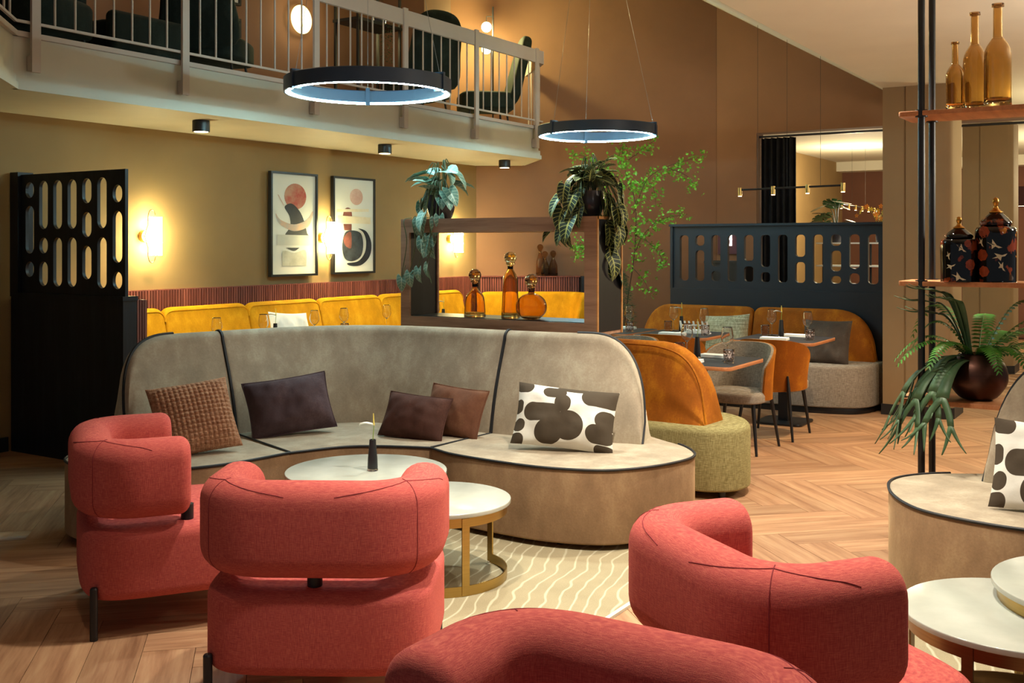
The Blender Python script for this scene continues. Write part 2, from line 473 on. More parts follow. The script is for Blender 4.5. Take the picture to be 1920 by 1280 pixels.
# square pillars with eased corners and a shadow groove
def pillar(x, y0, y1, z1, name, d=.5):
    out = [(x, y1), (x, y1-.19), (x+.012, y1-.192), (x+.012, y1-.205), (x, y1-.207)]
    r = .07
    out += [(x+r-r*cos(R(a)), y0+r-r*sin(R(a))) for a in range(0, 91, 15)]
    out += [(x+d, y0), (x+d, y1)]
    p = struct(name, MB().prism(out, 0, z1), M['pillar'], sharp=50)
    struct('baseboard', MB().prism([(x-.012, y1+.012), (x-.012, y0+.05), (x+.05, y0-.012), (x+d+.012, y0-.012), (x+d+.012, y1+.012)], 0, .1), M['skirt'], p)
    return p
pillar(10.28, 1.74, 2.35, ZC, 'pillar_1')
pillar(14.3, 1.72, 2.30, 3.1, 'pillar_2')
struct('baseboard_left', MB().box(-1, 4.86, 7.612, 7.63, 0, .11), M['skirt'])

# balcony slab and its mouldings
slab = [(-1, 4.9), (2.6, 4.9), (4.15, 6.45), (10.84, 6.43), W(.13, YA-.005), (11.29, 7.63), (11.1, 7.9), (-1, 7.9)]
bal = struct('balcony_slab', MB().prism(slab, 2.6, 2.97), M['white'], label='pale painted balcony edge')
def edge_strip(path, off, z0, z1):
    mb = MB()
    for (a, b) in zip(path, path[1:]):
        a = Vector(a); b = Vector(b); d = (b-a).normalized(); nn = Vector((d.y, -d.x))*off
        a2 = a-d*off*.4; b2 = b+d*off*.4
        mb.prism([tuple(a2), tuple(a2+nn), tuple(b2+nn), tuple(b2)], z0, z1)
    return mb
edge = [(2.6, 4.9), (4.15, 6.45), (10.84, 6.43), W(.13, YA-.06)]
struct('trim_1', edge_strip(edge, .035, 2.6, 2.645), M['white'], bal)
struct('trim_2', edge_strip(edge, .02, 2.645, 2.70), M['white'], bal)
struct('trim_3', edge_strip(edge, .03, 2.95, 2.985), M['railw'], bal)

# railing: flat top rail, slim bottom rail, flat posts on brackets, balusters
rail = thing('balcony_railing', 'pale painted balcony railing with thin balusters and flat posts', 'railing', (4.15, 6.45, 2.97))
pth = [Vector(p) for p in [(2.6, 4.87), (4.14, 6.41), (10.86, 6.39), W(.18, YA-.12)]]
for a, b in zip(pth, pth[1:]):
    d = (b-a); Ln = d.length; d.normalize(); nn = Vector((d.y, -d.x)); rz = atan2(d.y, d.x); c = (a+b)/2
    MB().obox((c.x, c.y, 3.80), (Ln+.02, .035, .15), rz).build('top_rail', M['railw'], rail, True)
    MB().obox((c.x, c.y, 3.045), (Ln+.01, .018, .018), rz).build('bottom_rail', M['railw'], rail, True)
bm_ = None
def baluster(p):
    global bm_
    if bm_ is None: bm_ = MB().cyl((0, 0, 3.05), (0, 0, 3.74), .008, n=8).mesh('baluster')
    o = link('baluster', bm_, M['railw'], rail); o.location = (p.x-4.15, p.y-6.45, -2.97); return o
pm_ = None
def post(p, rz, nn):
    global pm_
    if pm_ is None: pm_ = MB().box(-.032, .032, -.011, .011, 2.72, 3.89).box(-.026, .026, .011, .055, 2.73, 2.83).mesh('post')
    o = link('post', pm_, M['railw'], rail); q = p+nn*.02; o.location = (q.x-4.15, q.y-6.45, -2.97); o.rotation_euler = (0, 0, rz)
a, b = pth[1], pth[2]; d = (b-a).normalized(); nn = Vector((d.y, -d.x)); Ln = (b-a).length
def xr(px):   # distance along the rail seen under a given picture column
    k = (px-960)/1993; Y = 6.4/(-k*CS+SN); return Y*(k*SN+CS)-4.14
posts_px = [65, 345, 590, 757, 890, 1003]
post_s = [max(.02, xr(p)) for p in posts_px]
for s_ in post_s: post(a+d*s_, atan2(d.y, d.x), nn)
for s0, s1 in zip([0]+post_s, post_s+[Ln]):
    k = max(1, round((s1-s0)/.155))
    for i in range(1, k): baluster(a+d*(s0+(s1-s0)*i/k))
for a2, b2 in ((pth[0], pth[1]), (pth[2], pth[3])):
    L2 = (b2-a2).length; k = round(L2/.155)
    for i in range(1, k): baluster(a2+(b2-a2)*(i/k))
for (q, dv) in ((pth[2], pth[3]-pth[2]),):
    dv.normalize()

# far room seen through the opening
struct('wall_far_side', MB().box(XE+.26, 20.2, 5.3, 5.45, 0, 3.1), M['wall'])
struct('wall_far_end', MB().box(20, 20.2, -9, 5.3, 0, 3.1), M['far'])
struct('ceiling_far', MB().box(XE+.26, 20.2, -9, 5.45, 3.1, 3.22), M['ceil'])
struct('trim_4', MB().box(19.6, 20, -9, 5.3, 2.93, 3.1), M['ceil'])
struct('trim_5', MB().box(19.86, 20, 3.9, 4.06, 0, 2.93), M['pillar'])
for yy, pw in ((4.2, 85), (1.0, 100), (-1.8, 90)):
    point((16.6, yy, 2.45), pw, (1, .84, .50), .12)

# slatted wainscot behind the wall bench
wp = thing('slatted_wall_panel', 'low reddish timber slat panel along the picture wall', 'wall panel', (8.2, 7.6, .45))
MB().box(4.95, 11.27, 7.605, 7.63, .45, 1.175).build('backing', M['slatback'], wp, True)
sm = MB(); x = 4.97
while x < 11.25: sm.box(x, x+.021, 7.583, 7.606, .45, 1.185); x += .03
tag(sm.build('slats', M['slat'], wp, True), kind='stuff')
MB().box(4.95, 11.27, 7.583, 7.63, 1.185, 1.193).build('cap', M['slat'], wp, True)
wp2 = thing('slatted_wall_panel', 'timber slat panel with bottles on its ledge at the back wall', 'wall panel', W(.3, 13.5)+(.45,))
for nm, y0, y1, z1, mt in (('backing', YA-.12, YA, 1.175, 'slatback'), ('cap', YA-.16, YA, 1.193, 'slat')):
    MB().prism([W(-.42, y0), W(.87, y0), W(.87, y1), W(-.42, y1)], .45 if nm == 'backing' else 1.18, z1).build(nm, M[mt], wp2, True)
sm = MB(); x = -.40
while x < .85: sm.prism([W(x, YA-.145), W(x+.021, YA-.145), W(x+.021, YA-.12), W(x, YA-.12)], .45, 1.18); x += .03
tag(sm.build('slats', M['slat'], wp2, True), kind='stuff')
MB().prism([W(.87, YA-.3), W(.93, YA-.3), W(.93, YA), W(.87, YA)], 0, 1.19).build('end_panel', M['blackw'], wp2, True)

# ================================================================== lattice screens
def screen_left():
    t = thing('slotted_screen', 'tall black slotted wood screen on a solid cabinet by the picture wall', 'screen', (4.88, 6.95, 0))
    y0, y1 = 6.29, 7.61
    MB().box(4.88, 4.995, y0+.0, y1, .0, 1.19).build('cabinet', M['blackw'], t, True)
    MB().box(4.87, 5.0, y0-.01, y1, 1.19, 1.22).build('top_board', M['blackw'], t, True)
    cols = [[(.066,.2),(.265,.669),(.735,.866)], [(.06,.464),(.534,.668),(.734,.938)], [(.06,.465),(.534,.939)], [(.06,.465),(.534,.939)],
            [(.058,.26),(.33,.533),(.603,.874)], [(.056,.464),(.534,.942)], [(.122,.26),(.328,.737),(.807,.944)]]
    Wd, H = 1.23, .90
    holes = [slot(Wd-.12-i*.171, .104, H*(1-b), H*(1-a_)) for i, cc in enumerate(cols) for a_, b in cc]
    Mx = Matrix.Translation((4.91, y0+.0, 1.22)) @ Matrix(((0,0,1,0),(1,0,0,0),(0,1,0,0),(0,0,0,1)))
    me = plate([(0,0),(Wd,0),(Wd,H),(0,H)], holes, .026, 'slotted_panel', Matrix.Translation(-Vector(t.location)) @ Mx)
    link('slotted_panel', me, M['blackw'], t)
    MB().box(4.87, 5.0, y1-.10, y1, 1.22, 2.14).build('end_post', M['blackw'], t, True)
    s = thing('slatted_return', 'short timber slat return beside the black screen cabinet', 'wall panel', (5.04, 6.6, 0))
    MB().box(5.0, 5.065, 6.31, 7.58, 0, 1.19).build('backing', M['slatback'], s, True)
    q = MB(); y = 6.29
    while y < 7.56: q.box(5.065, 5.085, y, y+.021, 0, 1.19); y += .03
    for x in (5.002, 5.024, 5.046, 5.068): q.box(x, x+.015, 6.292, 6.31, 0, 1.19)
    tag(q.build('slats', M['slat'], s, True), kind='stuff')
    return t
screen_left()
def screen_right():
    t = thing('slotted_screen', 'long navy slotted screen standing behind the far orange bench', 'screen', (10.75, 3.57, 0))
    y0, y1 = 2.40, 4.69; Wd = y1-y0
    MB().box(10.72, 10.86, y0, y1, 0, 1.12).build('solid_panel', M['navy'], t, True)
    MB().box(10.70, 10.87, y0, y1+.01, 1.785, 1.81).build('top_board', M['navy'], t, True)
    MB().box(10.715, 10.86, y1-.03, y1, 1.12, 1.785).build('end_post', M['navy'], t, True)
    pat = ['0-1', '0-.23 .33-1', '0-.68 .78-1', '0-1', '0-.56 .67-1', '0-.68 .79-1', '0-1', '0-.46 .57-1', '0-1', '0-.23 .33-.75 .85-1', '0-.69 .79-1', '0-1']
    H = .67; z0, z1 = .08, .57; holes = []
    for i, p in enumerate(pat):
        cx = Wd-.155-i*.181
        for r_ in p.split():
            a_, b = [float(q) for q in r_.split('-')]
            holes.append(slot(cx, .10, z1-(z1-z0)*b, z1-(z1-z0)*a_, .035))
    Mx = Matrix.Translation((10.76, y0, 1.12)) @ Matrix(((0,0,1,0),(1,0,0,0),(0,1,0,0),(0,0,0,1)))
    me = plate([(0,0),(Wd-.03,0),(Wd-.03,H),(0,H)], holes, .05, 'slotted_panel', Matrix.Translation(-Vector(t.location)) @ Mx)
    link('slotted_panel', me, M['navy'], t)
screen_right()

# ================================================================== upholstery builders
def back_module(path, zf, z0, H, lean, thick, inset=.02, top=.10, nrm=1):
    """backrest module along a plan path; zf(i) gives the height share (0..1) at each station"""
    rows = []; m = len(path)
    for i, p in enumerate(path):
        a = Vector(path[max(i-1, 0)]); b = Vector(path[min(i+1, m-1)]); d = (b-a).normalized()
        nn = Vector((-d.y, d.x))*nrm
        e = min(i, m-1-i)
        puff = inset*max(0, 1-e/2.5)**2
        h = z0+(H-z0)*zf(i)-puff*.4
        p = Vector(p); row = []
        ln = lean*(h-z0)/(H-z0)
        th = thick
        rt = min(top/2, (h-z0)*.45+.002)
        for k in range(7):
            t_ = k/6; z = z0+(h-rt-z0)*t_; bul = .022*sin(pi*min(1, t_*1.05))
            row.append((ln*t_ - bul + puff, z))
        for k in range(1, 8):
            a_ = pi*k/8; row.append((ln+rt-rt*cos(a_), h-rt+rt*sin(a_)))
        row.append((ln+2*rt, h-rt)); row.append((th+(ln+2*rt-th)*.3, z0+(h-rt-z0)*.3)); row.append((th, z0))
        rows.append([(p.x+nn.x*o_, p.y+nn.y*o_, z) for o_, z in row])
    mb = MB().grid(rows); b = len(rows[0]); n = len(mb.v)
    mb.f.append(tuple(range(b))); mb.f.append(tuple((m-1)*b+k for k in range(b-1, -1, -1)))
    return mb, rows
def fall(n, L, ln_path, left, right, p=2.4):
    """height share along a module whose outer end sweeps down in a quarter curve"""
    def f(i):
        s = ln_path*i/(n-1); v = 1
        if left and s < L: v = min(v, max(0, 1-((L-s)/L)**p)**(1/p))
        if right and ln_path-s < L: v = min(v, max(0, 1-((L-(ln_path-s))/L)**p)**(1/p))
        return max(.015, v)
    return f
def plen(P): return sum((Vector(P[i+1])-Vector(P[i])).length for i in range(len(P)-1))
def offset_path(P, d):
    out = []
    for i, p in enumerate(P):
        a = Vector(P[max(i-1, 0)]); b = Vector(P[min(i+1, len(P)-1)]); t = (b-a).normalized()
        out.append((p[0]-t.y*d, p[1]+t.x*d))
    return out
def end_dense(P, n):
    """resample with more stations near both ends so the swept-down ends stay round"""
    Q = resample(P, 400); out = []
    for k in range(n):
        t = k/(n-1); t = .5-.5*cos(pi*t) if True else t
        out.append(Q[round(t*399)])
    return out
FRONT = [[(3.72,5.22),(3.56,5.07),(3.50,4.87),(3.53,4.64),(3.63,4.46),(3.78,4.33),(4.0,4.24),(4.353,4.19)],
         [(4.353,4.19),(4.627,4.063),(4.754,3.92),(4.83,3.763),(4.885,3.61)],
         [(4.885,3.61),(4.80,3.387),(4.762,3.02),(4.772,2.769),(4.847,2.53),(4.967,2.40),(5.15,2.30),(5.36,2.245),(5.5,2.26),(5.62,2.33),(5.72,2.43),(5.80,2.56)]]
BACK = [[(3.95,4.99),(4.25,4.96),(4.605,4.87)], [(4.605,4.87),(5.0,4.76),(5.25,4.60),(5.38,4.40),(5.43,4.1),(5.443,3.57)],
        [(5.443,3.57),(5.49,3.1),(5.60,2.63)]]
def sofa(name, label, mods, mir=None):
    def mm(P): return P if mir is None else [(x, 2*mir-y) for x, y in P]
    cen = BACK[1][2] if mir is None else mm(BACK[1])[2]
    t = thing(name, label, 'sofa', (cen[0]-.3, cen[1]-.2 if mir is None else cen[1]+.2, 0))
    fullB = spline(BACK[0][:-1]+BACK[1][:-1]+BACK[2], 14)
    def cut(a, b):
        ia = min(range(len(fullB)), key=lambda i: hypot(fullB[i][0]-a[0], fullB[i][1]-a[1]))
        ib = min(range(len(fullB)), key=lambda i: hypot(fullB[i][0]-b[0], fullB[i][1]-b[1]))
        return fullB[ia:ib+1]
    for i in mods:
        B = cut(BACK[i][0], BACK[i][-1]); F = spline(FRONT[i], 8)
        # seat
        rear = offset_path(B, .30)
        out = mm(F+rear[::-1][::2])
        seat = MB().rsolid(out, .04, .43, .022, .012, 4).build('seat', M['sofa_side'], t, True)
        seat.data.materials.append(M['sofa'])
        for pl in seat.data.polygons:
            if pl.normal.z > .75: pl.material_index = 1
        fr = F[:-6] if i == 2 else (F[4:] if i == 0 else F)
        MB().tube([(x, y, .427) for x, y in mm(fr)], .0075, 6).build('piping', M['pipe'], seat).location = -Vector(t.location)
        if i < 2 and (mir is None or i == 1 and False): MB().tube([(x, y, .431) for x, y in mm([FRONT[i][-1], ((FRONT[i][-1][0]+B[-1][0])/2, (FRONT[i][-1][1]+B[-1][1])/2), B[-1]])], .006, 6).build('piping', M['pipe'], seat).location = -Vector(t.location)
        # feet under the front edge
        for q in (.3, .75):
            fx, fy = F[int(len(F)*q)]; cx, cy = B[len(B)//2]; dd = Vector((cx-fx, cy-fy)).normalized()*.1
            px_, py_ = mm([(fx+dd.x, fy+dd.y)])[0]
            MB().cyl((px_, py_, .0135), (px_, py_, .06), .022, n=12).build('foot', M['black'], t, True)
        # backrest
        Bp = end_dense(B, 40); L = plen(B)
        g = .004
        zf = fall(40, .42, L, i == 0, i == 2)
        # fall() works on even spacing: give it the true arc length of each station
        acc = [0]
        for k in range(1, 40): acc.append(acc[-1]+(Vector(Bp[k])-Vector(Bp[k-1])).length)
        def zf2(k, acc=acc, L=acc[-1], i=i):
            s = acc[k]; v = 1
            if i == 0 and s < .38: v = max(0, 1-((.38-s)/.38)**2.7)**(1/2.7)
            if i == 2 and L-s < .38: v = max(0, 1-((.38-(L-s))/.38)**2.7)**(1/2.7)
            return max(.015, v)
        bmb, rows = back_module(mm(Bp), zf2, .405, 1.045, .18, .32, .028, .11, 1 if mir is None else -1)
        rows = back_module(mm(Bp), zf2, .405, 1.045, .18, .32, 0, .11, 1 if mir is None else -1)[1]
        bk = bmb.build('backrest', M['sofa'], t, True, sharp=60)
        # dark piping on the module edges
        def pip(row): return [(p[0], p[1], p[2]) for p in row[:-2]]
        if i == 0: lines = [[r_[10] for r_ in rows[:22]], pip(rows[-1])]
        elif i == 1: lines = [pip(rows[0])]
        else: lines = [pip(rows[0]), [r_[10] for r_ in rows[20:]]]
        for ln in lines:
            MB().tube(ln, .011, 6).build('piping', M['pipe'], bk).location = -Vector(t.location)
    return t
sofa('curved_sofa', 'taupe velvet curved corner sofa with black piping facing the round coffee tables', (0, 1, 2))
sofa('curved_sofa', 'second taupe velvet sofa with rounded end in front of the shelving poles', (2, 1), mir=1.72)

def bench_back(name, path, H, z0, lean, thick, mat, parent, left=False, right=False, nrm=1, fl_=.3, pipe=None):
    Bp = end_dense(path, 30); acc = [0]
    for k in range(1, 30): acc.append(acc[-1]+(Vector(Bp[k])-Vector(Bp[k-1])).length)
    L = acc[-1]
    def zf(k):
        s = acc[k]; v = 1
        for on, q in ((left, s), (right, L-s)):
            f_ = fl_ if on else .10; lo = 0 if on else .86
            if q < f_: v = min(v, lo+(1-lo)*max(0, 1-((f_-q)/f_)**2.4)**(1/2.4))
        return max(.02, v)
    mb, rows = back_module(Bp, zf, z0, H, lean, thick, .02, .10, nrm)
    o = mb.build(name, mat, parent, True, sharp=60)
    if pipe:
        L_ = Vector(parent.location)
        MB().tube([r_[7] for r_ in rows], .007, 6).build('piping', M[pipe], o).location = -L_
    return o

# dining-side sofa standing back to back with the taupe one
t = thing('dining_sofa', 'ochre velvet backed bench with olive linen seat behind the taupe sofa', 'bench', (6.6, 3.0, 0))
out = spline([(6.2,4.4),(6.2,3.6),(6.2,2.65),(6.26,2.40),(6.4,2.31),(6.6,2.33),(6.8,2.46),(6.93,2.72),(6.96,3.4),(6.96,4.4)], 6)
MB().rsolid(out, .05, .45, .045, .015, 5).build('seat', M['olive'], t, True)
for fx, fy in ((6.33, 2.42), (6.75, 2.6), (6.35, 4.2), (6.8, 4.2)):
    MB().cyl((fx, fy, 0), (fx, fy, .055), .022, n=12).build('foot', M['black'], t, True)
bench_back('backrest', resample([(6.62,4.4),(6.60,3.2),(6.56,2.50)], 60), .955, .43, .12, .30, M['ochre'], t, right=True, nrm=-1, fl_=.36)
mb = MB().tube(spline([(6.30,4.3,.938),(6.305,3.1,.938),(6.30,2.80,.92),(6.29,2.64,.85),(6.285,2.55,.70),(6.285,2.51,.46)], 8), .008, 6)
mb.build('welt', M['ochre'], t, True)

# wall bench along the pictures
t = thing('banquette_bench', 'bright mustard velvet wall bench below the framed pictures', 'bench', (8.2, 7.3, 0))
MB().box(5.5, 11.0, 6.98, 7.57, .08, .46).build('seat', M['mustard'], t, True)
MB().box(5.5, 11.0, 7.02, 7.5, 0, .08).build('plinth', M['black'], t, True)
xs = [5.62, 6.2, 7.18, 8.16, 9.15, 10.13, 10.72]
for i, (x0, x1) in enumerate(zip(xs, xs[1:])):
    bench_back('backrest', resample([(x0+.004, 7.36), (x1-.004, 7.36)], 40), 1.04, .44, .08, .2, M['mustard'], t, nrm=1, pipe='mustard')
t = thing('banquette_bench', 'mustard velvet bench end under the ledge with three bottles', 'bench', W(.3, 13.2)+(0,))
MB().prism([(11.02, 6.75), W(.80, 12.85), W(.80, YA-.2), W(-.60, YA-.2), (11.02, 7.58)], .08, .46).build('seat', M['mustard'], t, True)
MB().prism([(11.04, 6.79), W(.78, 12.9), W(.78, YA-.22), W(-.55, YA-.22), (11.04, 7.55)], 0, .08).build('plinth', M['black'], t, True)
bench_back('backrest', resample([W(-.40, 13.27), W(.15, 13.27), W(.70, 13.27), W(.78, 13.1), W(.79, 12.9)], 60), 1.0, .44, .05, .18, M['mustard'], t, nrm=1)

# far bench below the navy screen
t = thing('far_bench', 'orange velvet bench with grey linen seat below the navy slotted screen', 'bench', (10.3, 3.5, 0))
out = spline([(10.68,2.46),(10.68,3.5),(10.68,4.8),(10.6,5.0),(10.2,5.0),(9.97,4.8),(9.95,4.0),(9.97,3.0),(10.05,2.62),(10.2,2.47),(10.45,2.42)], 6, True)
MB().rsolid(out, .06, .46, .04, .015, 5).build('seat', M['greyl'], t, True)
MB().rsolid([(10.3+(x-10.3)*.93, 3.65+(y-3.65)*.97) for x, y in out], 0, .06, .004, .004, 2).build('plinth', M['black'], t, True)
bench_back('backrest', resample([(10.45,4.93),(10.45,3.70)], 50), .95, .44, .10, .24, M['ochre'], t, nrm=1, left=True, fl_=.30)
bench_back('backrest', resample([(10.45,3.69),(10.46,2.9),(10.48,2.47)], 50), .95, .44, .10, .22, M['ochre'], t, right=True, nrm=1, fl_=.42)

# ================================================================== coral lounge chairs
def sweep_section(path, sec, cap, mb=None):
    """sweep a closed (across, up) section along a plan path with rounded-off ends"""
    mb = mb or MB(); m = len(path); rows = []
    cx = sum(p[0] for p in sec)/len(sec); cz = sum(p[1] for p in sec)/len(sec)
    hx = max(abs(p[0]-cx) for p in sec); hz = max(abs(p[1]-cz) for p in sec)
    def ring(p, d, ins):
        nn = (-d.y, d.x); fx = max(.02, 1-ins/hx); fz = max(.02, 1-ins/hz)
        return [(p.x+nn[0]*(cx+(a-cx)*fx), p.y+nn[1]*(cx+(a-cx)*fx), cz+(z-cz)*fz) for a, z in sec]
    V = [Vector(p) for p in path]
    d0 = (V[1]-V[0]).normalized(); d1 = (V[-1]-V[-2]).normalized()
    for k in range(6):
        a = pi/2*k/6; rows.append(ring(V[0]-d0*cap*cos(a), d0, cap*(1-sin(a))))
    for i in range(m):
        d = (V[min(i+1, m-1)]-V[max(i-1, 0)]).normalized(); rows.append(ring(V[i], d, 0))
    for k in range(5, -1, -1):
        a = pi/2*k/6; rows.append(ring(V[-1]+d1*cap*cos(a), d1, cap*(1-sin(a))))
    b = len(sec); mb.grid(rows, True); n0 = len(mb.v)-len(rows)*b
    mb.f.append(tuple(n0+k for k in range(b-1, -1, -1))); mb.f.append(tuple(len(mb.v)-b+k for k in range(b)))
    return mb, rows
def upath(hw, y0, y1, r, st=10):
    """U in plan: open towards +y"""
    P = [(-hw, y1+(y0+r-y1)*k/8) for k in range(8)]
    P += [(-hw+r-r*cos(R(90*k/st)), y0+r-r*sin(R(90*k/st))) for k in range(st+1)]
    P += [(-hw+r+(2*hw-2*r)*k/8, y0) for k in range(1, 8)]
    P += [(hw-r+r*sin(R(90*k/st)), y0+r-r*cos(R(90*k/st))) for k in range(st+1)]
    P += [(hw, y0+r+(y1-y0-r)*k/8) for k in range(1, 9)]
    return P
pth_u = upath(.337, -.318, .0, .17)
sec = rrect(-.09, .09, .472, .79, .082, 6)
cm_back, rows_u = sweep_section(pth_u, sec, .045)
cm_back = cm_back.mesh('backrest', 60); cm_back.materials.append(M['pink'])
seat_out = superell(.395, .375, 4.6, 72)
cm_seat = MB().rsolid(seat_out, .145, .435, .05, .045, 7, dome=.012).mesh('seat', 60); cm_seat.materials.append(M['pink'])
cm_leg = MB().cyl((0,0,0), (0,0,.205), .0155, n=14).lathe([(.0155,.205),(.012,.211),(.004,.213)], n=14).mesh('leg'); cm_leg.materials.append(M['black'])
cm_post = MB().cyl((0,0,.40), (0,0,.50), .026, n=16).mesh('post'); cm_post.materials.append(M['black'])
M['seam'] = plain('dark_coral_thread', '#8a2c34', .9)
cm_seam = []
for idx in (6+8+5, 6+8+11+7+5):          # both rear corners: a vertical seam and two darts
    q = MB()
    c0 = [Vector(p) for p in rows_u[idx]]; cen = sum(c0, Vector())/len(c0)
    def skin(i, j):
        j0 = int(j); f = j-j0; p = Vector(rows_u[i][j0]).lerp(Vector(rows_u[i][j0+1]), f); rr = [Vector(a) for a in rows_u[i]]; c = sum(rr, Vector())/len(rr)
        return tuple(p+(p-c).normalized()*.0006)
    q.tube([skin(idx, 7+k*.7) for k in range(17)], .0015, 5)
    for sg in (-1, 1): q.tube([skin(idx+sg*k, 8+.40*k) for k in range(8)], .0015, 5)
    cm_seam.append(q.mesh('seam'))
for m_ in cm_seam: m_.materials.append(M['seam'])
def lounge_chair(X, Y, hx, hy, label):
    x, y = W(X, Y); fx, fy = W(hx, hy); rz = atan2(fy, fx)-pi/2
    t = thing('lounge_chair', label, 'armchair', (x, y, 0), rz, 'coral lounge chairs')
    bk = link('backrest', cm_back, None, t)
    for m_ in cm_seam: link('seam', m_, None, bk)
    link('seat', cm_seat, None, t)
    for lx in (-.345, .345):
        for ly in (-.315, .315):
            link('leg', cm_leg, None, t).location = (lx*1.03, ly*1.04, 0)
    for pxx, pyy in ((0, -.30), (-.30, .04), (.30, .04)):
        link('post', cm_post, None, t).location = (pxx, pyy, 0)
    return t
lounge_chair(-1.52, 4.71, .91, .41, 'coral lounge chair facing the round tables from the waffle cushion end of the sofa')
lounge_chair(-.655, 3.88, .03, 1, 'coral lounge chair with its back seen squarely, in front of the taller round marble table')
lounge_chair(.115, 1.91, -.53, -.85, 'coral lounge chair turned away from the sofa, only its rolled back showing')
lounge_chair(.80, 3.0, .93, .36, 'coral lounge chair facing the pair of tables by the second sofa')

# ================================================================== rugs
def rugmat():
    t = NT('beige_rug'); t.set(Roughness=.95, Specular_IOR_Level=.1)
    v = t.coord((1, 1, 1), (0, 0, R(74)))
    w = t.n('ShaderNodeTexWave', wave_type='BANDS', bands_direction='X', i_Scale=4.6, i_Distortion=9.0, i_Detail=2.0); w.inputs['Detail Scale'].default_value = .5
    t.l(v, w.inputs[0])
    n2 = t.noise(t.coord((2, 2, 2)), 120, 2); n3 = t.noise(t.coord(), 3, 3)
    base = t.ramp(t.math('ADD', t.math('MULTIPLY', n2, .5), t.math('MULTIPLY', n3, .5)), [(.3, '#8d8369'), (.7, '#aa9f82')])
    f = t.ramp(w.outputs[1], [(.90, (0,0,0,1)), (.99, (1,1,1,1))])
    t.color(t.mix(f, base, lin('#b9b299'))); t.bump(n2, .5, .006); return t.m
M['rug'] = rugmat(); M['rug_edge'] = plain('rug_binding', '#cfc9b8', .9)
for lab, y0, y1 in (('beige rug with wavy cream lines under the nesting marble tables', 2.03, 3.5), ('beige rug with wavy cream lines under the second sofa', -1.2, 1.41)):
    t = thing('rug', lab, 'rug', (4.3, (y0+y1)/2, 0), 0)
    MB().box(3.45, 5.35, y0+.02, y1-.02, 0.0005, .012).build('pile', M['rug'], t, True)
    mb = MB()
    for a in ((3.42, 3.45, y0, y1), (5.35, 5.38, y0, y1), (3.45, 5.35, y0, y0+.02), (3.45, 5.35, y1-.02, y1)): mb.box(*a, .0005, .013)
    mb.build('binding', M['rug_edge'], t, True)

# ================================================================== nesting coffee tables
def coffee_table(X, Y, r, h, arc, ups, label, rim, z0=.0125):
    x, y = W(X, Y); t = thing('coffee_table', label, 'coffee table', (x, y, z0), TH-pi/2); h -= z0
    MB().rsolid(circle(r, 64), h-.02, h, .004, .003, 3).build('marble_top', M['marble'], t)
    def band(z0_, z1_, a0, a1, rr, nm):
        P = [(rr*cos(R(a0+(a1-a0)*k/40)), rr*sin(R(a0+(a1-a0)*k/40))) for k in range(41)]
        mb = MB(); rows = []
        for (px_, py_) in P:
            l = hypot(px_, py_); ux, uy = px_/l, py_/l
            rows.append([(px_, py_, z0_), (px_, py_, z1_), (px_-ux*.006, py_-uy*.006, z1_), (px_-ux*.006, py_-uy*.006, z0_)])
        mb.grid(rows, True)
        mb.f.append((3, 2, 1, 0)); n = len(mb.v); mb.f.append((n-4, n-3, n-2, n-1))
        return mb.build(nm, rim, t)
    band(h-.065, h-.02, 0, 360, r-.018, 'top_band'); band(0, .045, arc[0], arc[1], r-.018, 'base_ring')
    for a in ups:
        ca, sa = cos(R(a)), sin(R(a)); rr = r-.019
        MB().obox((rr*ca, rr*sa, h/2-.01), (.008, .036, h-.03), R(a)).build('upright', rim, t)
    return t
coffee_table(-.734, 5.36, .405, .45, (15, 265), (15, 100, 180, 265), 'taller round marble coffee table carrying the single flower vase', M['brass'])
coffee_table(-.35, 5.045, .345, .385, (-200, 42), (42, -64, -130, -200), 'smaller round marble side table with open brass hoop base', M['brass'])
coffee_table(1.655, 3.46, .37, .385, (60, 300), (60, 140, 220, 300), 'low round marble table with dark bronze rim tucked under the brass-rimmed one', M['bronze'])
coffee_table(2.02, 3.50, .405, .45, (-120, 120), (-120, -40, 40, 120), 'taller round marble table with brass rim in front of the second sofa', M['brass'])

# ================================================================== cushions
def cushion_mesh(w, h, T, n=26, pinch=.055, wr=.02, seed=0):
    def pt(u, v, sgn):
        x = u*w/2*(1-pinch*(1-v*v)); y = v*h/2*(1-pinch*(1-u*u))
        q = max(0, (1-abs(u)**2.6)*(1-abs(v)**2.6))**.55
        z = sgn*T/2*q+(mnoise.noise(Vector((x*8+seed, y*8, sgn*3)))+.5*mnoise.noise(Vector((x*22+seed, y*16, sgn*5))))*wr*min(1, q*1.6)
        return (x, y, z)
    mb = MB()
    g = [[(i/(n-1))*2-1 for i in range(n)] for _ in range(2)][0]
    mb.grid([[pt(u, v, 1) for v in g] for u in g]); mb.grid([[pt(u, v, -1) for v in g[::-1]] for u in g])
    mb.uv = [((u+1)/2, (v+1)/2, 0) for u in g for v in g]+[((u+1)/2, (v+1)/2, 0) for u in g for v in g[::-1]]
    edge = [pt(u, -1, 0) for u in g]+[pt(1, v, 0) for v in g[1:]]+[pt(u, 1, 0) for u in g[::-1][1:]]+[pt(-1, v, 0) for v in g[::-1][1:-1]]
    return mb, edge
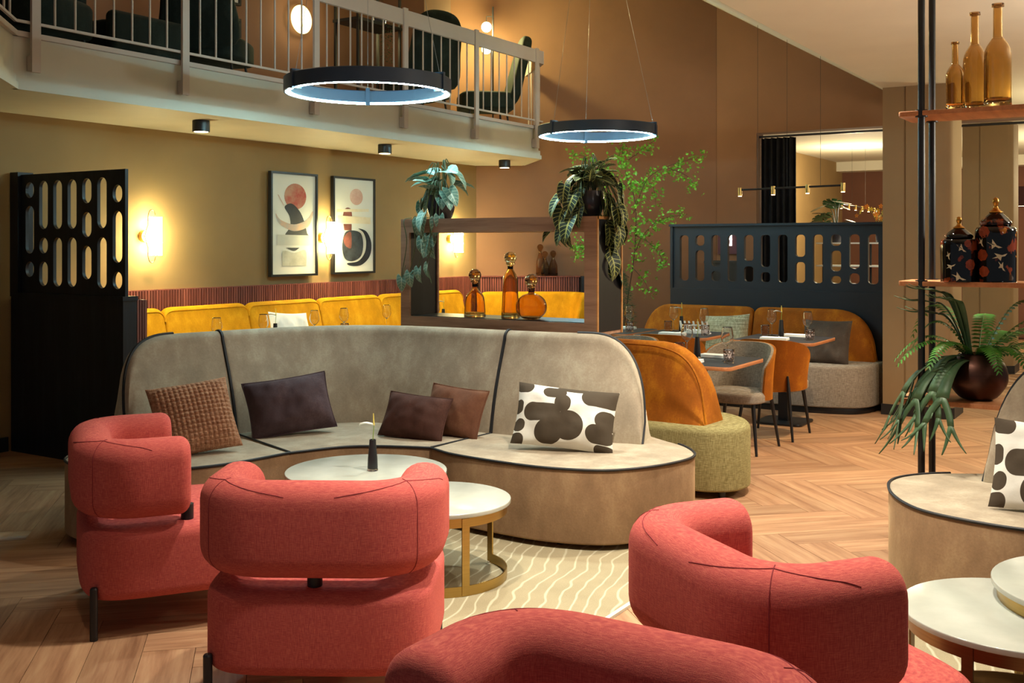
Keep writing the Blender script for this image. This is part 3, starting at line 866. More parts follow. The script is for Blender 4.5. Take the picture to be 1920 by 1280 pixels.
def cushion(name, label, X, Y, z, w, h, T, face, tilt, roll, mat, pipe=None, seed=0, waffle=False):
    """face: plan direction (tripod axes) the cushion looks towards; tilt: lean back; roll: turn in its own plane"""
    x, y = W(X, Y); fx, fy = W(*face); rz = atan2(fy, fx)
    mb, edge = cushion_mesh(w, h, T, 34 if waffle else 26, seed=seed)
    if waffle:
        big = MB(); n = 17; 
        mb2, _ = cushion_mesh(w, h, T, 103, seed=seed, wr=.003)
        vv = []
        for (a, b, c) in mb2.v:
            u = a/(w/2); v = b/(h/2); k = abs(sin(pi*n*(u+1)/2))*abs(sin(pi*n*(v+1)/2))
            q = max(0, (1-abs(u)**3)*(1-abs(v)**3)); vv.append((a, b, c+math.copysign(.011*k**.6*min(1, q*3), c)))
        mb2.v = vv; mb = mb2
    o = thing(name, label, 'cushion', (x, y, z))
    Mx = Matrix.Rotation(rz, 4, 'Z') @ Matrix.Rotation(-tilt, 4, 'Y') @ Matrix.Rotation(pi/2, 4, 'Y') @ Matrix.Rotation(pi/2, 4, 'Z') @ Matrix.Rotation(roll, 4, 'Z')
    mb.xf(Mx); e = [tuple(Mx @ Vector(p)) for p in edge]
    dz = -min(p[2] for p in mb.v)-.016
    mb.v = [(a, b, c+dz) for a, b, c in mb.v]
    mb.build('cover', mat, o, sharp=0)
    if pipe: MB().tube([(a, b, c+dz) for a, b, c in e], .005, 6, True).build('piping', pipe, o)
    return o
M['waffle'] = linen('terracotta_waffle', '#a5785c', '#84573f', '#bf9678', .5, .4)
M['plum'] = velvet('plum_velvet', '#4a3a3e', '#6f5c60', .4, 5)
M['choc'] = velvet('chocolate_leather', '#4a2f28', '#6b4a40', .3, 8)
M['choc2'] = velvet('tan_leather', '#6b4634', '#8e6b50', .3, 8)
def blobs():
    """white cloth printed with large dark rounded lozenges, laid out on the cushion's own face"""
    t = NT('printed_cotton'); t.set(Roughness=.9, Specular_IOR_Level=.1)
    at = t.n('ShaderNodeAttribute', attribute_name='leaf'); sp = t.n('ShaderNodeSeparateXYZ'); t.l(at.outputs['Vector'], sp.inputs[0])
    u = t.math('ADD', sp.outputs[0], 0.0); v = sp.outputs[1]
    L = [(.07,.93,.08,.10), (.38,.86,.10,.085), (.55,.96,.13,.05), (.47,.68,.07,.13), (.27,.50,.16,.13), (.02,.58,.04,.10), (.05,.28,.05,.09), (.55,.33,.13,.20),
         (.36,.20,.12,.15), (.85,.85,.17,.14), (.93,.48,.10,.13), (.87,.25,.12,.12), (.04,.05,.07,.09), (.92,.03,.09,.06)]
    f = None
    for (a, b, ra, rb) in L:
        ra *= 1.18; rb *= 1.18
        ru = min(ra, rb*.62); rv = ru/.62
        du = t.math('DIVIDE', t.math('MAXIMUM', t.math('SUBTRACT', t.math('ABSOLUTE', t.math('SUBTRACT', u, a)), ra-ru), 0.0), ru)
        dv = t.math('DIVIDE', t.math('MAXIMUM', t.math('SUBTRACT', t.math('ABSOLUTE', t.math('SUBTRACT', v, b)), rb-rv), 0.0), rv)
        q = t.math('LESS_THAN', t.math('ADD', t.math('POWER', du, 2.0), t.math('POWER', dv, 2.0)), 1.0)
        f = q if f is None else t.math('MAXIMUM', f, q)
    t.color(t.mix(f, lin('#e6e6de'), lin('#4e453a'))); t.bump(t.noise(t.coord(), 14, 3), .15, .02); return t.m
M['blob'] = blobs()
cushion('throw_cushion', 'square terracotta waffle-knit cushion on the sofa end', -1.77, 5.92, .432, .45, .43, .15, (.45, -.89), .55, .12, M['waffle'], seed=1, waffle=True)
cushion('throw_cushion', 'plum velvet cushion with piped edge on the curved sofa', -1.36, 6.50, .432, .52, .36, .20, (.40, -.9), .45, .11, M['plum'], M['plum'], seed=5)
cushion('throw_cushion', 'dark chocolate leather cushion leaning on the tan one', -.58, 6.38, .432, .42, .28, .17, (-.35, -.93), .50, -.07, M['choc'], M['choc'], seed=9)
cushion('throw_cushion', 'tan brown leather cushion behind the chocolate one', -.35, 6.46, .432, .41, .31, .16, (-.5, -.86), .40, -.06, M['choc2'], M['choc2'], seed=12)
cushion('throw_cushion', 'white cushion with dark rounded print on the main curved sofa', .30, 6.0, .432, .58, .36, .19, (-.12, -1), .42, -.10, M['blob'], seed=15)
cushion('throw_cushion', 'white cushion with dark rounded print on the second sofa', 2.36, 4.58, .432, .54, .40, .15, (-.45, -.9), .40, -.05, M['blob'], seed=21)
M['camo'] = linen('pale_brocade', '#a59f84', '#8a8469', '#c2bca0', .15)
M['greyv'] = velvet('grey_velvet', '#4a423c', '#6e665d', .4, 6)
x_, y_ = 10.2, 3.85; cushion('throw_cushion', 'pale patterned cushion on the far orange bench', x_*SN-y_*CS, x_*CS+y_*SN, .465, .46, .44, .14, (-SN, -CS), .35, .08, M['camo'], seed=25)
x_, y_ = 10.22, 2.86; cushion('throw_cushion', 'dark grey velvet cushion on the far orange bench', x_*SN-y_*CS, x_*CS+y_*SN, .465, .46, .44, .14, (-SN, -CS), .35, .0, M['greyv'], seed=27)
x_, y_ = 7.36, 7.06; cushion('throw_cushion', 'white cushion on the mustard bench along the picture wall', x_*SN-y_*CS, x_*CS+y_*SN, .47, .5, .5, .14, (CS*0+.85, -.53), .3, -.08, M['cloth'], seed=29)

# ================================================================== box shelf divider
bx = thing('box_shelf', 'open walnut box shelf on black legs behind the taupe sofa', 'shelf', (6.12, 3.88, 0))
x0, x1, y0, y1, z0, z1 = 5.95, 6.305, 3.104, 4.66, 1.01, 1.765
for nm, a in (('bottom_board', (x0, x1, y0, y1, z0, z0+.075)), ('top_board', (x0, x1, y0, y1, z1-.095, z1))):
    MB().box(*a).build(nm, M['walnut'], bx, True)
for nm, ya, yb in (('end_board', y0, y0+.088), ('end_board', y1-.075, y1)):
    MB().box(x0, x1, ya+.012, yb-.012, z0+.075, z1-.095).build(nm, M['black'], bx, True)
    for xa in (x0, x1-.018): MB().box(xa-.0005, xa+.0185, ya, yb, z0+.075, z1-.095).build('stile', M['walnut'], bx, True)
for ya in (y0-.004,):
    MB().box(x0+.022, x1-.022, ya, ya+.003, z0+.02, z1-.02).build('end_panel', M['black'], bx, True)
    for xa in (x0-.002, x1-.016): MB().box(xa, xa+.018, ya-.004, ya+.004, z0, z1).build('end_lip', M['walnut_lip'], bx, True)
    MB().box(x0, x1, ya-.004, ya+.004, z1-.018, z1).build('end_lip', M['walnut_lip'], bx, True)
MB().box(x0+.02, x1-.02, y0+.09, y1-.08, z0+.075, z0+.079).build('liner', M['black'], bx, True)
for ya in (3.2, 3.75, 4.3, 4.58):
    for xa in (x0+.04, x0+.205): MB().box(xa-.013, xa+.013, ya-.013, ya+.013, 0, z0).build('leg', M['black'], bx, True)

def lathe_obj(name, label, cat, loc, prof, mat, n=40, group=None):
    o = MB().lathe(prof, n=n).build(name, mat); o.location = loc; return tag(o, label, cat, group)
def sm(prof, per=6): return [(max(.0005, a), b) for a, b in spline(prof, per)]
def decanter(loc, label, prof, stop_r, stop_z, body, stopm, group):
    stopm = M['stopper'] if stopm is M['amberd'] else stopm
    t = thing('glass_decanter', label, 'bottle', loc, 0, group)
    outer = sm(prof); inner = [(max(.0005, r_-.004), z) for r_, z in outer if z > .014]
    o = MB().lathe(outer+inner[::-1], n=40).build('body', body, t, sharp=0)
    s = [(stop_r*sin(R(a)), stop_z+stop_r-stop_r*cos(R(a))) for a in range(4, 177, 9)]
    nk = prof[-1][0]
    MB().lathe([(nk*.8, stop_z-.035), (nk*.8, stop_z-.004), (nk*1.5, stop_z-.003), (nk*1.5, stop_z+.004)]+[p for p in s if p[1] > stop_z+.006], n=32).build('stopper', stopm, t, sharp=0)
    return t
zb = z0+.079
M['stopper'] = glass('stopper_amber', '#5a2406', .02, 1.35)
g_ = 'amber glass decanters in the box shelf'
decanter((6.10, 4.13, zb), 'squat shouldered amber decanter with round stopper in the box shelf', [(.001,0),(.068,.001),(.074,.006),(.072,.06),(.066,.12),(.056,.15),(.026,.185),(.020,.20),(.020,.235)], .044, .24, M['amber'], M['amberd'], g_)
decanter((6.10, 3.84, zb), 'tall tapered amber decanter with pale ball stopper in the box shelf', [(.001,0),(.058,.001),(.062,.006),(.056,.12),(.050,.24),(.044,.285),(.022,.325),(.019,.34),(.021,.36)], .042, .365, M['amber'], M['amberl'], g_)
decanter((6.06, 3.65, zb), 'round-bellied amber decanter with ball stopper in the box shelf', [(.001,0),(.035,.001),(.065,.012),(.096,.045),(.104,.085),(.092,.128),(.06,.158),(.024,.172),(.021,.18),(.021,.21)], .044, .215, M['amberd'], M['amberd'], g_)
for X, hh, wd in ((.36, .40, .055), (.42, .29, .052), (.525, .30, .058)):
    q = W(X, YA-.075 if X != .42 else YA-.10)
    decanter((q[0], q[1], 1.1935), {.36: 'tallest brown glass decanter on the slatted ledge', .42: 'brown glass decanter between two others on the slatted ledge', .525: 'wide brown glass decanter at the end of the slatted ledge'}[X],
        [(.001,0),(wd*.92,.001),(wd,.008),(wd*.95,hh*.4),(wd*.6,hh*.62),(.02,hh*.72),(.017,hh*.8)], .04, hh*.81, M['amberd'], M['amberd'], 'brown decanters on the slatted ledge')

# ================================================================== shelving rack on the right
rk = thing('shelving_rack', 'floor to ceiling black pole rack with three wooden shelves', 'shelf', (6.12, .4, 0))
for yy in (1.166, -.55):
    for xx in (5.98, 6.27): MB().cyl((xx, yy, 0), (xx, yy, ZC), .0185, n=16).build('pole', M['black'], rk, True)
for zt in (2.298, 1.389, .759):
    MB().rsolid(rrect(5.95, 6.30, -.9, 1.28, .02, 3), zt-.026, zt, .003, .003, 2).build('shelf_board', M['tedge'] if zt > 1 else M['tedge'], rk, True)
    for yy in (1.166, -.55):
        for xx in (5.98, 6.27): MB().cyl((xx, yy, zt-.032), (xx, yy, zt+.006), .032, n=16).build('collar', M['black'], rk, True)
def px_y(px, x):  # y coordinate on the line x = const under a picture column
    k = (px-960)/1993; Y = x/(k*SN+CS); return Y*(-k*CS+SN)
def bottle(px, x, h, r, label):
    t = thing('amber_bottle', label, 'bottle', (x, px_y(px, x), 2.299), 0, 'amber bottles on the top shelf')
    o = sm([(.001,0),(r*.9,.001),(r,.01),(r,h*.3),(r*.99,h*.50),(r*.85,h*.585),(r*.45,h*.665),(r*.36,h*.70),(r*.34,h*.95),(r*.34,h*.985)])
    inn = [(max(.0005, a-.005), z) for a, z in o if z > .02]
    MB().lathe(o+inn[::-1], n=36).build('body', M['amberb'], t, sharp=0)
    MB().lathe([(r*.35,h*.965),(r*.46,h*.97),(r*.46,h*.998),(r*.33,h),(r*.30,h*.985)], n=28).build('lip', M['amberd'], t)
M['amberb'] = glass('bottle_amber', '#b06414', .0, 1.45)
bottle(1791, 6.06, .365, .047, 'smallest amber glass bottle on the top shelf')
bottle(1828, 6.17, .535, .061, 'tall amber bottle standing between the other two on the top shelf')
bottle(1871, 6.06, .545, .067, 'tallest amber bottle, furthest from the small one on the top shelf')
# painted ginger jars
def jarmat():
    t = NT('painted_porcelain'); t.set(Roughness=.08, Specular_IOR_Level=.4, Coat_Weight=.1)
    v = t.coord((1, 1, 1))
    n1 = t.noise(t.coord((1, 1, .8)), 13, 3); n2 = t.noise(t.coord((1, 1, 1), (.4, .2, .1)), 17, 2)
    c = t.mix(t.ramp(n1, [(.56, (0,0,0,1)), (.60, (1,1,1,1))]), lin('#0d0b0a'), lin('#7a3417'))
    c = t.mix(t.ramp(n2, [(.66, (0,0,0,1)), (.69, (1,1,1,1))]), c, lin('#b5742c')); t.color(c); return t.m
M['jar'] = jarmat(); M['crane'] = plain('crane_white', '#cfc4a8', .3, var=.1, scale=60)
M['peony'] = plain('peony_red', '#8e3d1c', .3, var=.25, scale=60)
def jar(px, x, h, r, label, cranes, blooms):
    cy_ = px_y(px, x)
    t = thing('ginger_jar', label, 'jar', (x, cy_, 1.39))
    hb = h*.655
    MB().lathe(sm([(.001,0),(r*.93,.001),(r*.97,.008),(r*.98,hb*.5),(r,hb*.85),(r*.93,hb*.965),(r*.74,hb),(r*.66,hb*1.01)]), n=40).build('body', M['jar'], t, sharp=0)
    ld = MB().lathe(sm([(r*.60,hb*1.0),(r*.74,hb*1.015),(r*.75,hb*1.07),(r*.62,hb*1.13),(r*.42,hb*1.20),(r*.30,hb*1.235)]), n=36).build('lid', M['jar'], t, sharp=0)
    MB().lathe(sm([(r*.18,hb*1.22),(r*.33,hb*1.25),(r*.18,hb*1.30),(r*.12,hb*1.33),(r*.10,hb*1.36),(r*.155,hb*1.43),(r*.12,hb*1.49),(.001,hb*1.52)]), n=24).build('finial', M['gold'], ld, sharp=0)
    base = atan2(-cy_, -x)
    def on(u, z): a = base+u/r; rr = r*1.004; return (rr*cos(a), rr*sin(a), z)
    for u, z, s, rot in cranes:
        mb = MB(); sh = [(0,0),(.30,.12),(.62,.5),(.50,.08),(1.05,.05),(.5,-.10),(.35,-.5),(.12,-.14),(-.25,-.22),(-.6,-.05),(-.28,-.02)]
        pts = []
        s *= 1.35
        for a, b in sh:
            a2 = (a*cos(rot)-b*sin(rot))*s; b2 = (a*sin(rot)+b*cos(rot))*s; pts.append(on(u-a2, z+b2))
        mb.add([on(u, z)]+pts, [(0, i, i % len(pts)+1) for i in range(1, len(pts)+1)])
        mb.build('crane_motif', M['crane'], t)
    for u, z, s in blooms:
        mb = MB()
        for k in range(7):
            a = k*2*pi/7; pts = [on(u+s*(.5*cos(a)+.5*cos(b)), z+s*(.5*sin(a)+.5*sin(b))) for b in [2*pi*j/8 for j in range(8)]]
            mb.add(pts, [tuple(range(8))])
        mb.build('bloom_motif', M['peony'], t)
jar(1798, 6.02, .345, .093, 'smaller black painted jar with white cranes and gilt finial', [(.02,.17,.028,.6),(-.035,.085,.026,-.5),(-.05,.13,.022,1.2),(.01,.022,.035,.3)], [(.06,.09,.03),(.045,.2,.02)])
jar(1867, 6.06, .445, .102, 'larger black painted jar with white cranes and gilt finial', [(.005,.19,.036,.3),(.03,.14,.036,-.4),(.035,.075,.028,.9),(-.07,.2,.025,1.0)], [(-.06,.26,.032),(-.07,.14,.032),(-.06,.055,.03)])

# ================================================================== ring pendants
def ring_light(X, Y, z, label):
    x, y = W(X, Y); t = thing('ring_pendant', label, 'pendant lamp', (x, y, z), 0)
    rows = []; n = 96
    secr = [(.52,-.035),(.60,-.035),(.605,-.03),(.605,.035),(.60,.04),(.56,.04),(.555,.035),(.555,-.02),(.525,-.02),(.52,-.025)]
    for k in range(n+1):
        a = 2*pi*k/n; rows.append([(r_*cos(a), r_*sin(a), zz) for r_, zz in secr])
    sec2 = [(.558,-.045),(.590,-.045),(.594,-.060),(.606,-.060),(.606,.04),(.60,.046),(.562,.046),(.556,.04)]
    rows = [[(r_*cos(2*pi*k/n), r_*sin(2*pi*k/n), zz) for r_, zz in sec2] for k in range(n+1)]
    MB().grid(rows, True).build('housing', M['ringm'], t)
    gap = .034
    for j in range(3):
        a0 = TH+R(8+j*120); pts = []
        for k in range(33):
            a = a0+gap+(2*pi/3-2*gap)*k/32; pts.append((.568*cos(a), .568*sin(a), -.057))
        MB().tube(pts, .0062, 8).build('led_tube', M['led'], t)
        ca, sa = cos(a0), sin(a0)
        MB().obox((.578*ca, .578*sa, -.004), (.075, .030, .135), a0).build('clamp', M['ringm'], t)
        zt = zceil(y+.57*sa)-z
        MB().cyl((.58*ca, .58*sa, .05), (.25*ca, .25*sa, min(zt, 2.6)), .0016, n=6).build('cable', M['wire'], t)
    zt = zceil(y)-z
    MB().lathe([(.06, zt-.06), (.06, zt+.02)], n=24).build('canopy', M['ringm'], t)
    for j in range(3):
        a0 = TH+R(8+j*120)
        MB().cyl((.25*cos(a0), .25*sin(a0), min(zt, 2.6)), (.03*cos(a0), .03*sin(a0), zt-.03), .0016, n=6).build('cable', M['wire'], t)
M['ringm'] = plain('ring_anthracite', '#2c3b52', .45, var=.08)
M['wire'] = plain('steel_wire', '#8d8a86', .4, .8)
ring_light(-1.05, 7.76, 2.745, 'large glowing ring pendant before the balcony railing')
ring_light(.867, 10.8, 2.745, 'farther glowing ring pendant before the plain brown wall')

# ================================================================== wall sconces, pictures, downlights
def sconce(x, label):
    t = thing('wall_sconce', label, 'wall lamp', (x, 7.63, 1.66), 0, 'opal tube sconces on the picture wall')
    MB().cyl((0, 0, 0), (0, -.05, 0), .052, n=28).build('back_plate', M['brass'], t)
    r = .055; gy = -.125
    prof = []
    for k in range(0, 67):
        z = -.165+.33*k/66; q = (k % 22)/22.0
        prof.append((r*(1+.05*(abs(q-.0) < .09 or q > .93)), z))
    MB().lathe(prof, (.03, gy, 0), n=28).build('glass_tube', M['sconce'], t, sharp=60)
    xs_ = -.028; P = []
    for k in range(9): a = pi*k/8; P.append((xs_+.029-.029*cos(a), gy+.02-.02*k/8, .175+.055*sin(a)))
    up = [(xs_, -.06, 0), (xs_, -.08, .05), (xs_, gy+.02, .10)]+P
    MB().tube(up, .0045, 8).build('bracket', M['bronze'], t)
    MB().tube([(a, b, -c) for a, b, c in up], .0045, 8).build('bracket', M['bronze'], t)
    return t
sconce(6.124, 'lit tube sconce next to the tall black screen'); sconce(8.385, 'lit tube sconce between the two framed pictures'); sconce(10.70, 'lit tube sconce seen through the box shelf')

def picture(x0, x1, z0, z1, label, art):
    yb = 7.575; t = thing('framed_picture', label, 'picture', ((x0+x1)/2, 7.60, z0), 0)
    fw = .022
    for a in ((x0, x1, z0, z0+fw), (x0, x1, z1-fw, z1), (x0, x0+fw, z0+fw, z1-fw), (x1-fw, x1, z0+fw, z1-fw)):
        MB().box(a[0], a[1], yb-.022, yb+.02, a[2], a[3]).build('frame_bar', M['black'], t, True)
    MB().box(x0+fw, x1-fw, yb-.004, yb+.004, z0+fw, z1-fw).build('paper', M['paper'], t, True)
    MB().box(x0+.1, x0+.13, yb+.02, 7.63, z1-.2, z1-.17).box(x1-.13, x1-.1, yb+.02, 7.63, z1-.2, z1-.17).build('hanger', M['black'], t, True)
    wx, hz = x1-x0, z1-z0
    for i, (nm, poly, mat) in enumerate(art):
        P = [(x0+u*wx, z0+v*hz) for u, v in poly]; yy = yb-.0046-.0006*i
        mb = MB(); n = len(P); c = (sum(p[0] for p in P)/n, sum(p[1] for p in P)/n)
        mb.add([(a, yy, b) for a, b in P], [tuple(range(n))]); mb.build(nm, mat, t, True)
    return t
def wash(name, a, b, sc=9):
    t = NT(name); t.set(Roughness=.7); t.color(t.ramp(t.noise(t.coord(), sc, 5, .6), [(.35, a), (.65, b)])); return t.m
A = dict(red=wash('wash_red', '#a8493f', '#b58a72'), ink=wash('ink_navy', '#15181f', '#262b36'), peach=wash('wash_peach', '#d7ab8c', '#a9a79f'),
         pale=wash('wash_pale', '#c9c6b8', '#bfbfb2'), stone=wash('wash_stone', '#a8a898', '#bfc0b0'), rose=wash('wash_rose', '#c29a8a', '#d3b6a6'), cream=wash('wash_cream', '#d8c9a6', '#e2d6ba'), umber=wash('wash_umber', '#5e3a33', '#8a4f43'), slate=wash('wash_slate', '#23282e', '#3b434a'))
def ell(cu, cv, a, b, n=32): return [(cu+a*cos(2*pi*k/n), cv+b*sin(2*pi*k/n)) for k in range(n)]
art1 = [('sun_disc', ell(.53, .77, .235, .125), A['red']),
        ('ink_stroke', spline([(.30,.665),(.45,.70),(.62,.63),(.72,.53),(.78,.42),(.80,.38),(.32,.38),(.42,.48),(.40,.58)], 5, True), A['ink']),
        ('arc_bowl', spline([(.12,.60),(.22,.54),(.5,.50),(.78,.55),(.90,.635),(.90,.58),(.80,.48),(.5,.435),(.22,.49),(.13,.56)], 5, True), A['peach']),
        ('pale_block', [(.14,.30),(.86,.295),(.87,.395),(.15,.40)], A['pale']),
        ('ink_wedge', spline([(.32,.275),(.5,.245),(.62,.275)], 6), A['ink']),
        ('stone_block', spline([(.26,.245),(.5,.225),(.74,.25),(.76,.11),(.72,.10),(.28,.10),(.25,.12)], 4, True), A['stone']),
        ('pink_line', [(.15,.78),(.17,.78),(.29,.68),(.27,.68)], A['rose'])]
art2 = [('pink_disc', ell(.56, .80, .155, .085), A['rose']),
        ('ink_cap', spline([(.27,.655),(.36,.685),(.44,.655),(.44,.54),(.24,.54)], 4, True), A['umber']),
        ('cream_bar', [(.10,.635),(.86,.65),(.86,.68),(.10,.665)], A['cream']),
        ('cream_block', [(.12,.525),(.90,.52),(.91,.59),(.12,.60)], A['cream']),
        ('umber_block', [(.27,.45),(.44,.45),(.44,.515),(.25,.515)], A['umber']),
        ('ink_crescent', spline([(.60,.47),(.80,.44),(.92,.32),(.88,.18),(.68,.09),(.42,.085),(.34,.11),(.6,.13),(.76,.22),(.79,.34),(.72,.43)], 5, True), A['ink']),
        ('dark_pebble', spline([(.28,.42),(.45,.45),(.66,.42),(.72,.30),(.66,.18),(.46,.13),(.28,.16),(.22,.28)], 5, True), A['slate']),
        ('stone_pebble', spline([(.26,.38),(.36,.43),(.43,.42),(.43,.27),(.32,.28),(.26,.32)], 4, True), A['umber'])]
picture(7.59, 8.26, 1.27, 2.315, 'framed abstract print with a red disc above a peach arc', art1)
picture(8.50, 9.19, 1.275, 2.315, 'framed abstract print with a pink disc above dark pebble shapes', art2)

for i, (x, y) in enumerate(((6.01, 6.77), (8.42, 6.80), (10.72, 6.83))):
    t = thing('downlight', ('black cylinder downlight under the balcony near the black screen', 'black cylinder downlight under the balcony before the framed pictures', 'black cylinder downlight at the balcony corner')[i], 'ceiling light', (x, y, 2.6), 0, 'downlights under the balcony')
    MB().lathe([(.066, 0), (.07, -.004), (.07, -.092), (.058, -.092), (.055, -.086), (.001, -.086)][::-1], n=32).build('can', M['black'], t)
    MB().lathe([(.001, -.0865), (.056, -.0865), (.056, -.094), (.001, -.098)][::-1], n=28).build('lens', M['spotlens'], t)
    spot((x, y, 2.505), (x, y+.3, 0), 330, (1, .76, .38), 88, .7, .04)

# ================================================================== dining area
g_tab = 'dining tables'
def dining_table(x, y, label):
    t = thing('dining_table', label, 'table', (x, y, 0), 0, g_tab)
    out = rrect(-.37, .37, -.365, .365, .06, 5)
    MB().rsolid(out, .722, .748, .003, .003, 2).build('edge_band', M['tedge'], t)
    MB().rsolid([(a*.985, b*.985) for a, b in out], .746, .7505, .001, .001, 1).build('table_top', M['table'], t)
    MB().obox((0, 0, .37), (.085, .085, .71)).build('column', M['black'], t)
    MB().rsolid(rrect(-.21, .21, -.21, .21, .05, 4), 0, .022, .006, .002, 2).build('base_plate', M['black'], t)
    return t
# tableware prototypes
def two_wall(prof, th): 
    o = sm(prof); return o+[(max(.0004, a-th), b) for a, b in o if b > th*2][::-1]
wg_prof = [(.001,0),(.036,.001),(.034,.004),(.006,.010),(.004,.03),(.004,.10),(.010,.112),(.034,.135),(.045,.165),(.041,.205),(.033,.245)]
wine_me = MB().lathe(sm(wg_prof)+[(a-.0014, b) for a, b in sm(wg_prof) if b > .118][::-1], n=28, cap=False).mesh('wine_glass', 0)
wine_me.materials.append(M['clear'])
tum_me = MB().lathe(two_wall([(.001,0),(.034,.001),(.036,.006),(.039,.05),(.040,.095)], .004), n=24, cap=False).mesh('tumbler', 0); tum_me.materials.append(M['smoke'])
tb = MB()
for k in range(12):
    for z in (.02, .042, .064):
        a = 2*pi*(k+(z > .03)*.5)/12; r_ = .0385
        tb.add([((r_+.002)*cos(a), (r_+.002)*sin(a), z+.0), (r_*cos(a+.2), r_*sin(a+.2), z+.008), (r_*cos(a), r_*sin(a), z+.018), (r_*cos(a-.2), r_*sin(a-.2), z+.008)], [(0,1,2,3)])
tumcut_me = tb.mesh('cut_pattern', 0); tumcut_me.materials.append(M['clear'])
nap_me = MB().rsolid(rrect(-.055, .055, -.12, .12, .006, 2), 0, .014, .005, .002, 2).mesh('folded_napkin'); nap_me.materials.append(M['cloth'])
nap2_me = MB().rsolid(rrect(-.053, .053, -.118, .118, .006, 2), .014, .024, .005, .002, 2).mesh('top_fold'); nap2_me.materials.append(M['cloth'])
vase_me = MB().lathe([(.001,0),(.025,0),(.026,.004),(.024,.05),(.018,.115),(.0165,.145),(.013,.145),(.013,.12),(.001,.12)], n=24).mesh('vase_body'); vase_me.materials.append(M['black'])
vfoot_me = MB().lathe([(.001,0),(.027,0),(.0275,.006),(.025,.011),(.001,.011)], n=24).mesh('glass_foot'); vfoot_me.materials.append(M['clear'])
M['stem'] = plain('green_stem', '#7f9a3c', .5); M['spathe'] = plain('white_spathe', '#e6e6dc', .4); M['spadix'] = plain('yellow_spadix', '#d6c35a', .6)
stem_me = MB().tube(spline([(0,0,.11),(.002,.002,.17),(.006,.004,.225)], 5), .0022, 6).mesh('stem'); stem_me.materials.append(M['stem'])
sp = MB(); rows = []
for i in range(9):
    v = i/8; w_ = .021*sin(pi*min(1, v*.9+.08))**.8*(1-v*.35); rows.append([(.006-.075*v, .004+u*w_, .222+.018*sin(v*2.2)-.012*v+abs(u)*.008) for u in (-1,-.5,0,.5,1)])
spathe_me = MB().grid(rows).mesh('spathe', 0); spathe_me.materials.append(M['spathe'])
spadix_me = MB().tube([(.006,.004,.225),(.004,.004,.25),(.003,.004,.285)], .0045, 8, r_end=.0022).mesh('spadix'); spadix_me.materials.append(M['spadix'])
def put(name, me, loc, rz, label, cat, group):
    o = bpy.data.objects.new(name, me); COL.objects.link(o); o.location = loc; o.rotation_euler = (0, 0, rz); return tag(o, label, cat, group)
def wine(x, y, where, z=.751): put('wine_glass', wine_me, (x, y, z), 0, 'clear stemmed wine glass '+where, 'wine glass', 'wine glasses on the dining tables')
def tumbler(x, y, where, z=.751):
    o = put('tumbler', tum_me, (x, y, z), 0, 'smoky cut-glass tumbler '+where, 'tumbler', 'cut-glass tumblers on the dining tables')
    link('cut_pattern', tumcut_me, None, o)
def napkin(x, y, rz, where, z=.751):
    o = put('folded_napkin', nap_me, (x, y, z), rz, 'white folded napkin '+where, 'napkin', 'napkins on the dining tables'); link('top_fold', nap2_me, None, o)
def vase(x, y, z, where, rz=0):
    t = thing('flower_vase', 'slim black vase with one white anthurium '+where, 'vase', (x, y, z), rz, 'black vases with a single anthurium')
    b = link('vase_body', vase_me, None, t); b.location.z = .01
    link('glass_foot', vfoot_me, None, t)
    f = link('stem', stem_me, None, t); link('spathe', spathe_me, None, f); link('spadix', spadix_me, None, f)
rv = atan2(-.847, .531)   # flowers turn their spathe along the room
def setting(x, y, nm, far=True, near=True, v=True):
    if near:
        napkin(x-.21, y+.02, .05, 'on the sofa side of '+nm); wine(x-.0, y-.21, 'on the sofa side of '+nm); tumbler(x-.10, y-.26, 'on the sofa side of '+nm)
    if far:
        napkin(x+.20, y-.05, -.04, 'on the far side of '+nm); wine(x+.17, y+.17, 'on the far side of '+nm); tumbler(x+.22, y+.25, 'on the far side of '+nm)
    if v: vase(x+.10, y+.06, .751, 'on '+nm, rv)
TT = [(7.27, 2.95, 'the table before the ochre bench end'), (7.27, 3.92, 'the table behind the box shelf'), (9.35, 2.99, 'the table before the dark grey cushion'),
      (9.35, 3.96, 'the table before the pale patterned cushion'), (9.35, 4.73, 'the table by the leafy branches')]
for x, y, nm in TT:
    dining_table(x, y, 'dark-topped square dining table with wood edge, '+nm[4:]); setting(x, y, nm, v=nm.find('leafy') < 0 and nm.find('behind') < 0)
for x, nm in ((6.07, 'the wall table by the slat return'), (6.87, 'the wall table by the white cushion'), (7.9, 'the wall table under the framed prints'), (9.35, 'the wall table at the bench corner')):
    t = dining_table(x, 6.62, 'dark-topped square dining table with wood edge, '+nm[4:])
    wine(x-.05 if x < 6.5 else x-.33, 6.60, 'on the screen side of '+nm); tumbler(x-.25, 6.66, 'on '+nm)
    if x > 6.5: wine(x+.30, 6.60, 'on the corner side of '+nm); napkin(x, 6.5, 1.5, 'on '+nm)
    if x in (6.87, 9.35): vase(x-.17, 6.62, .751, 'on '+nm, rv)
x_, y_ = W(-.70, 5.34); vase(x_, y_, .451, 'on the taller marble coffee table', rv)
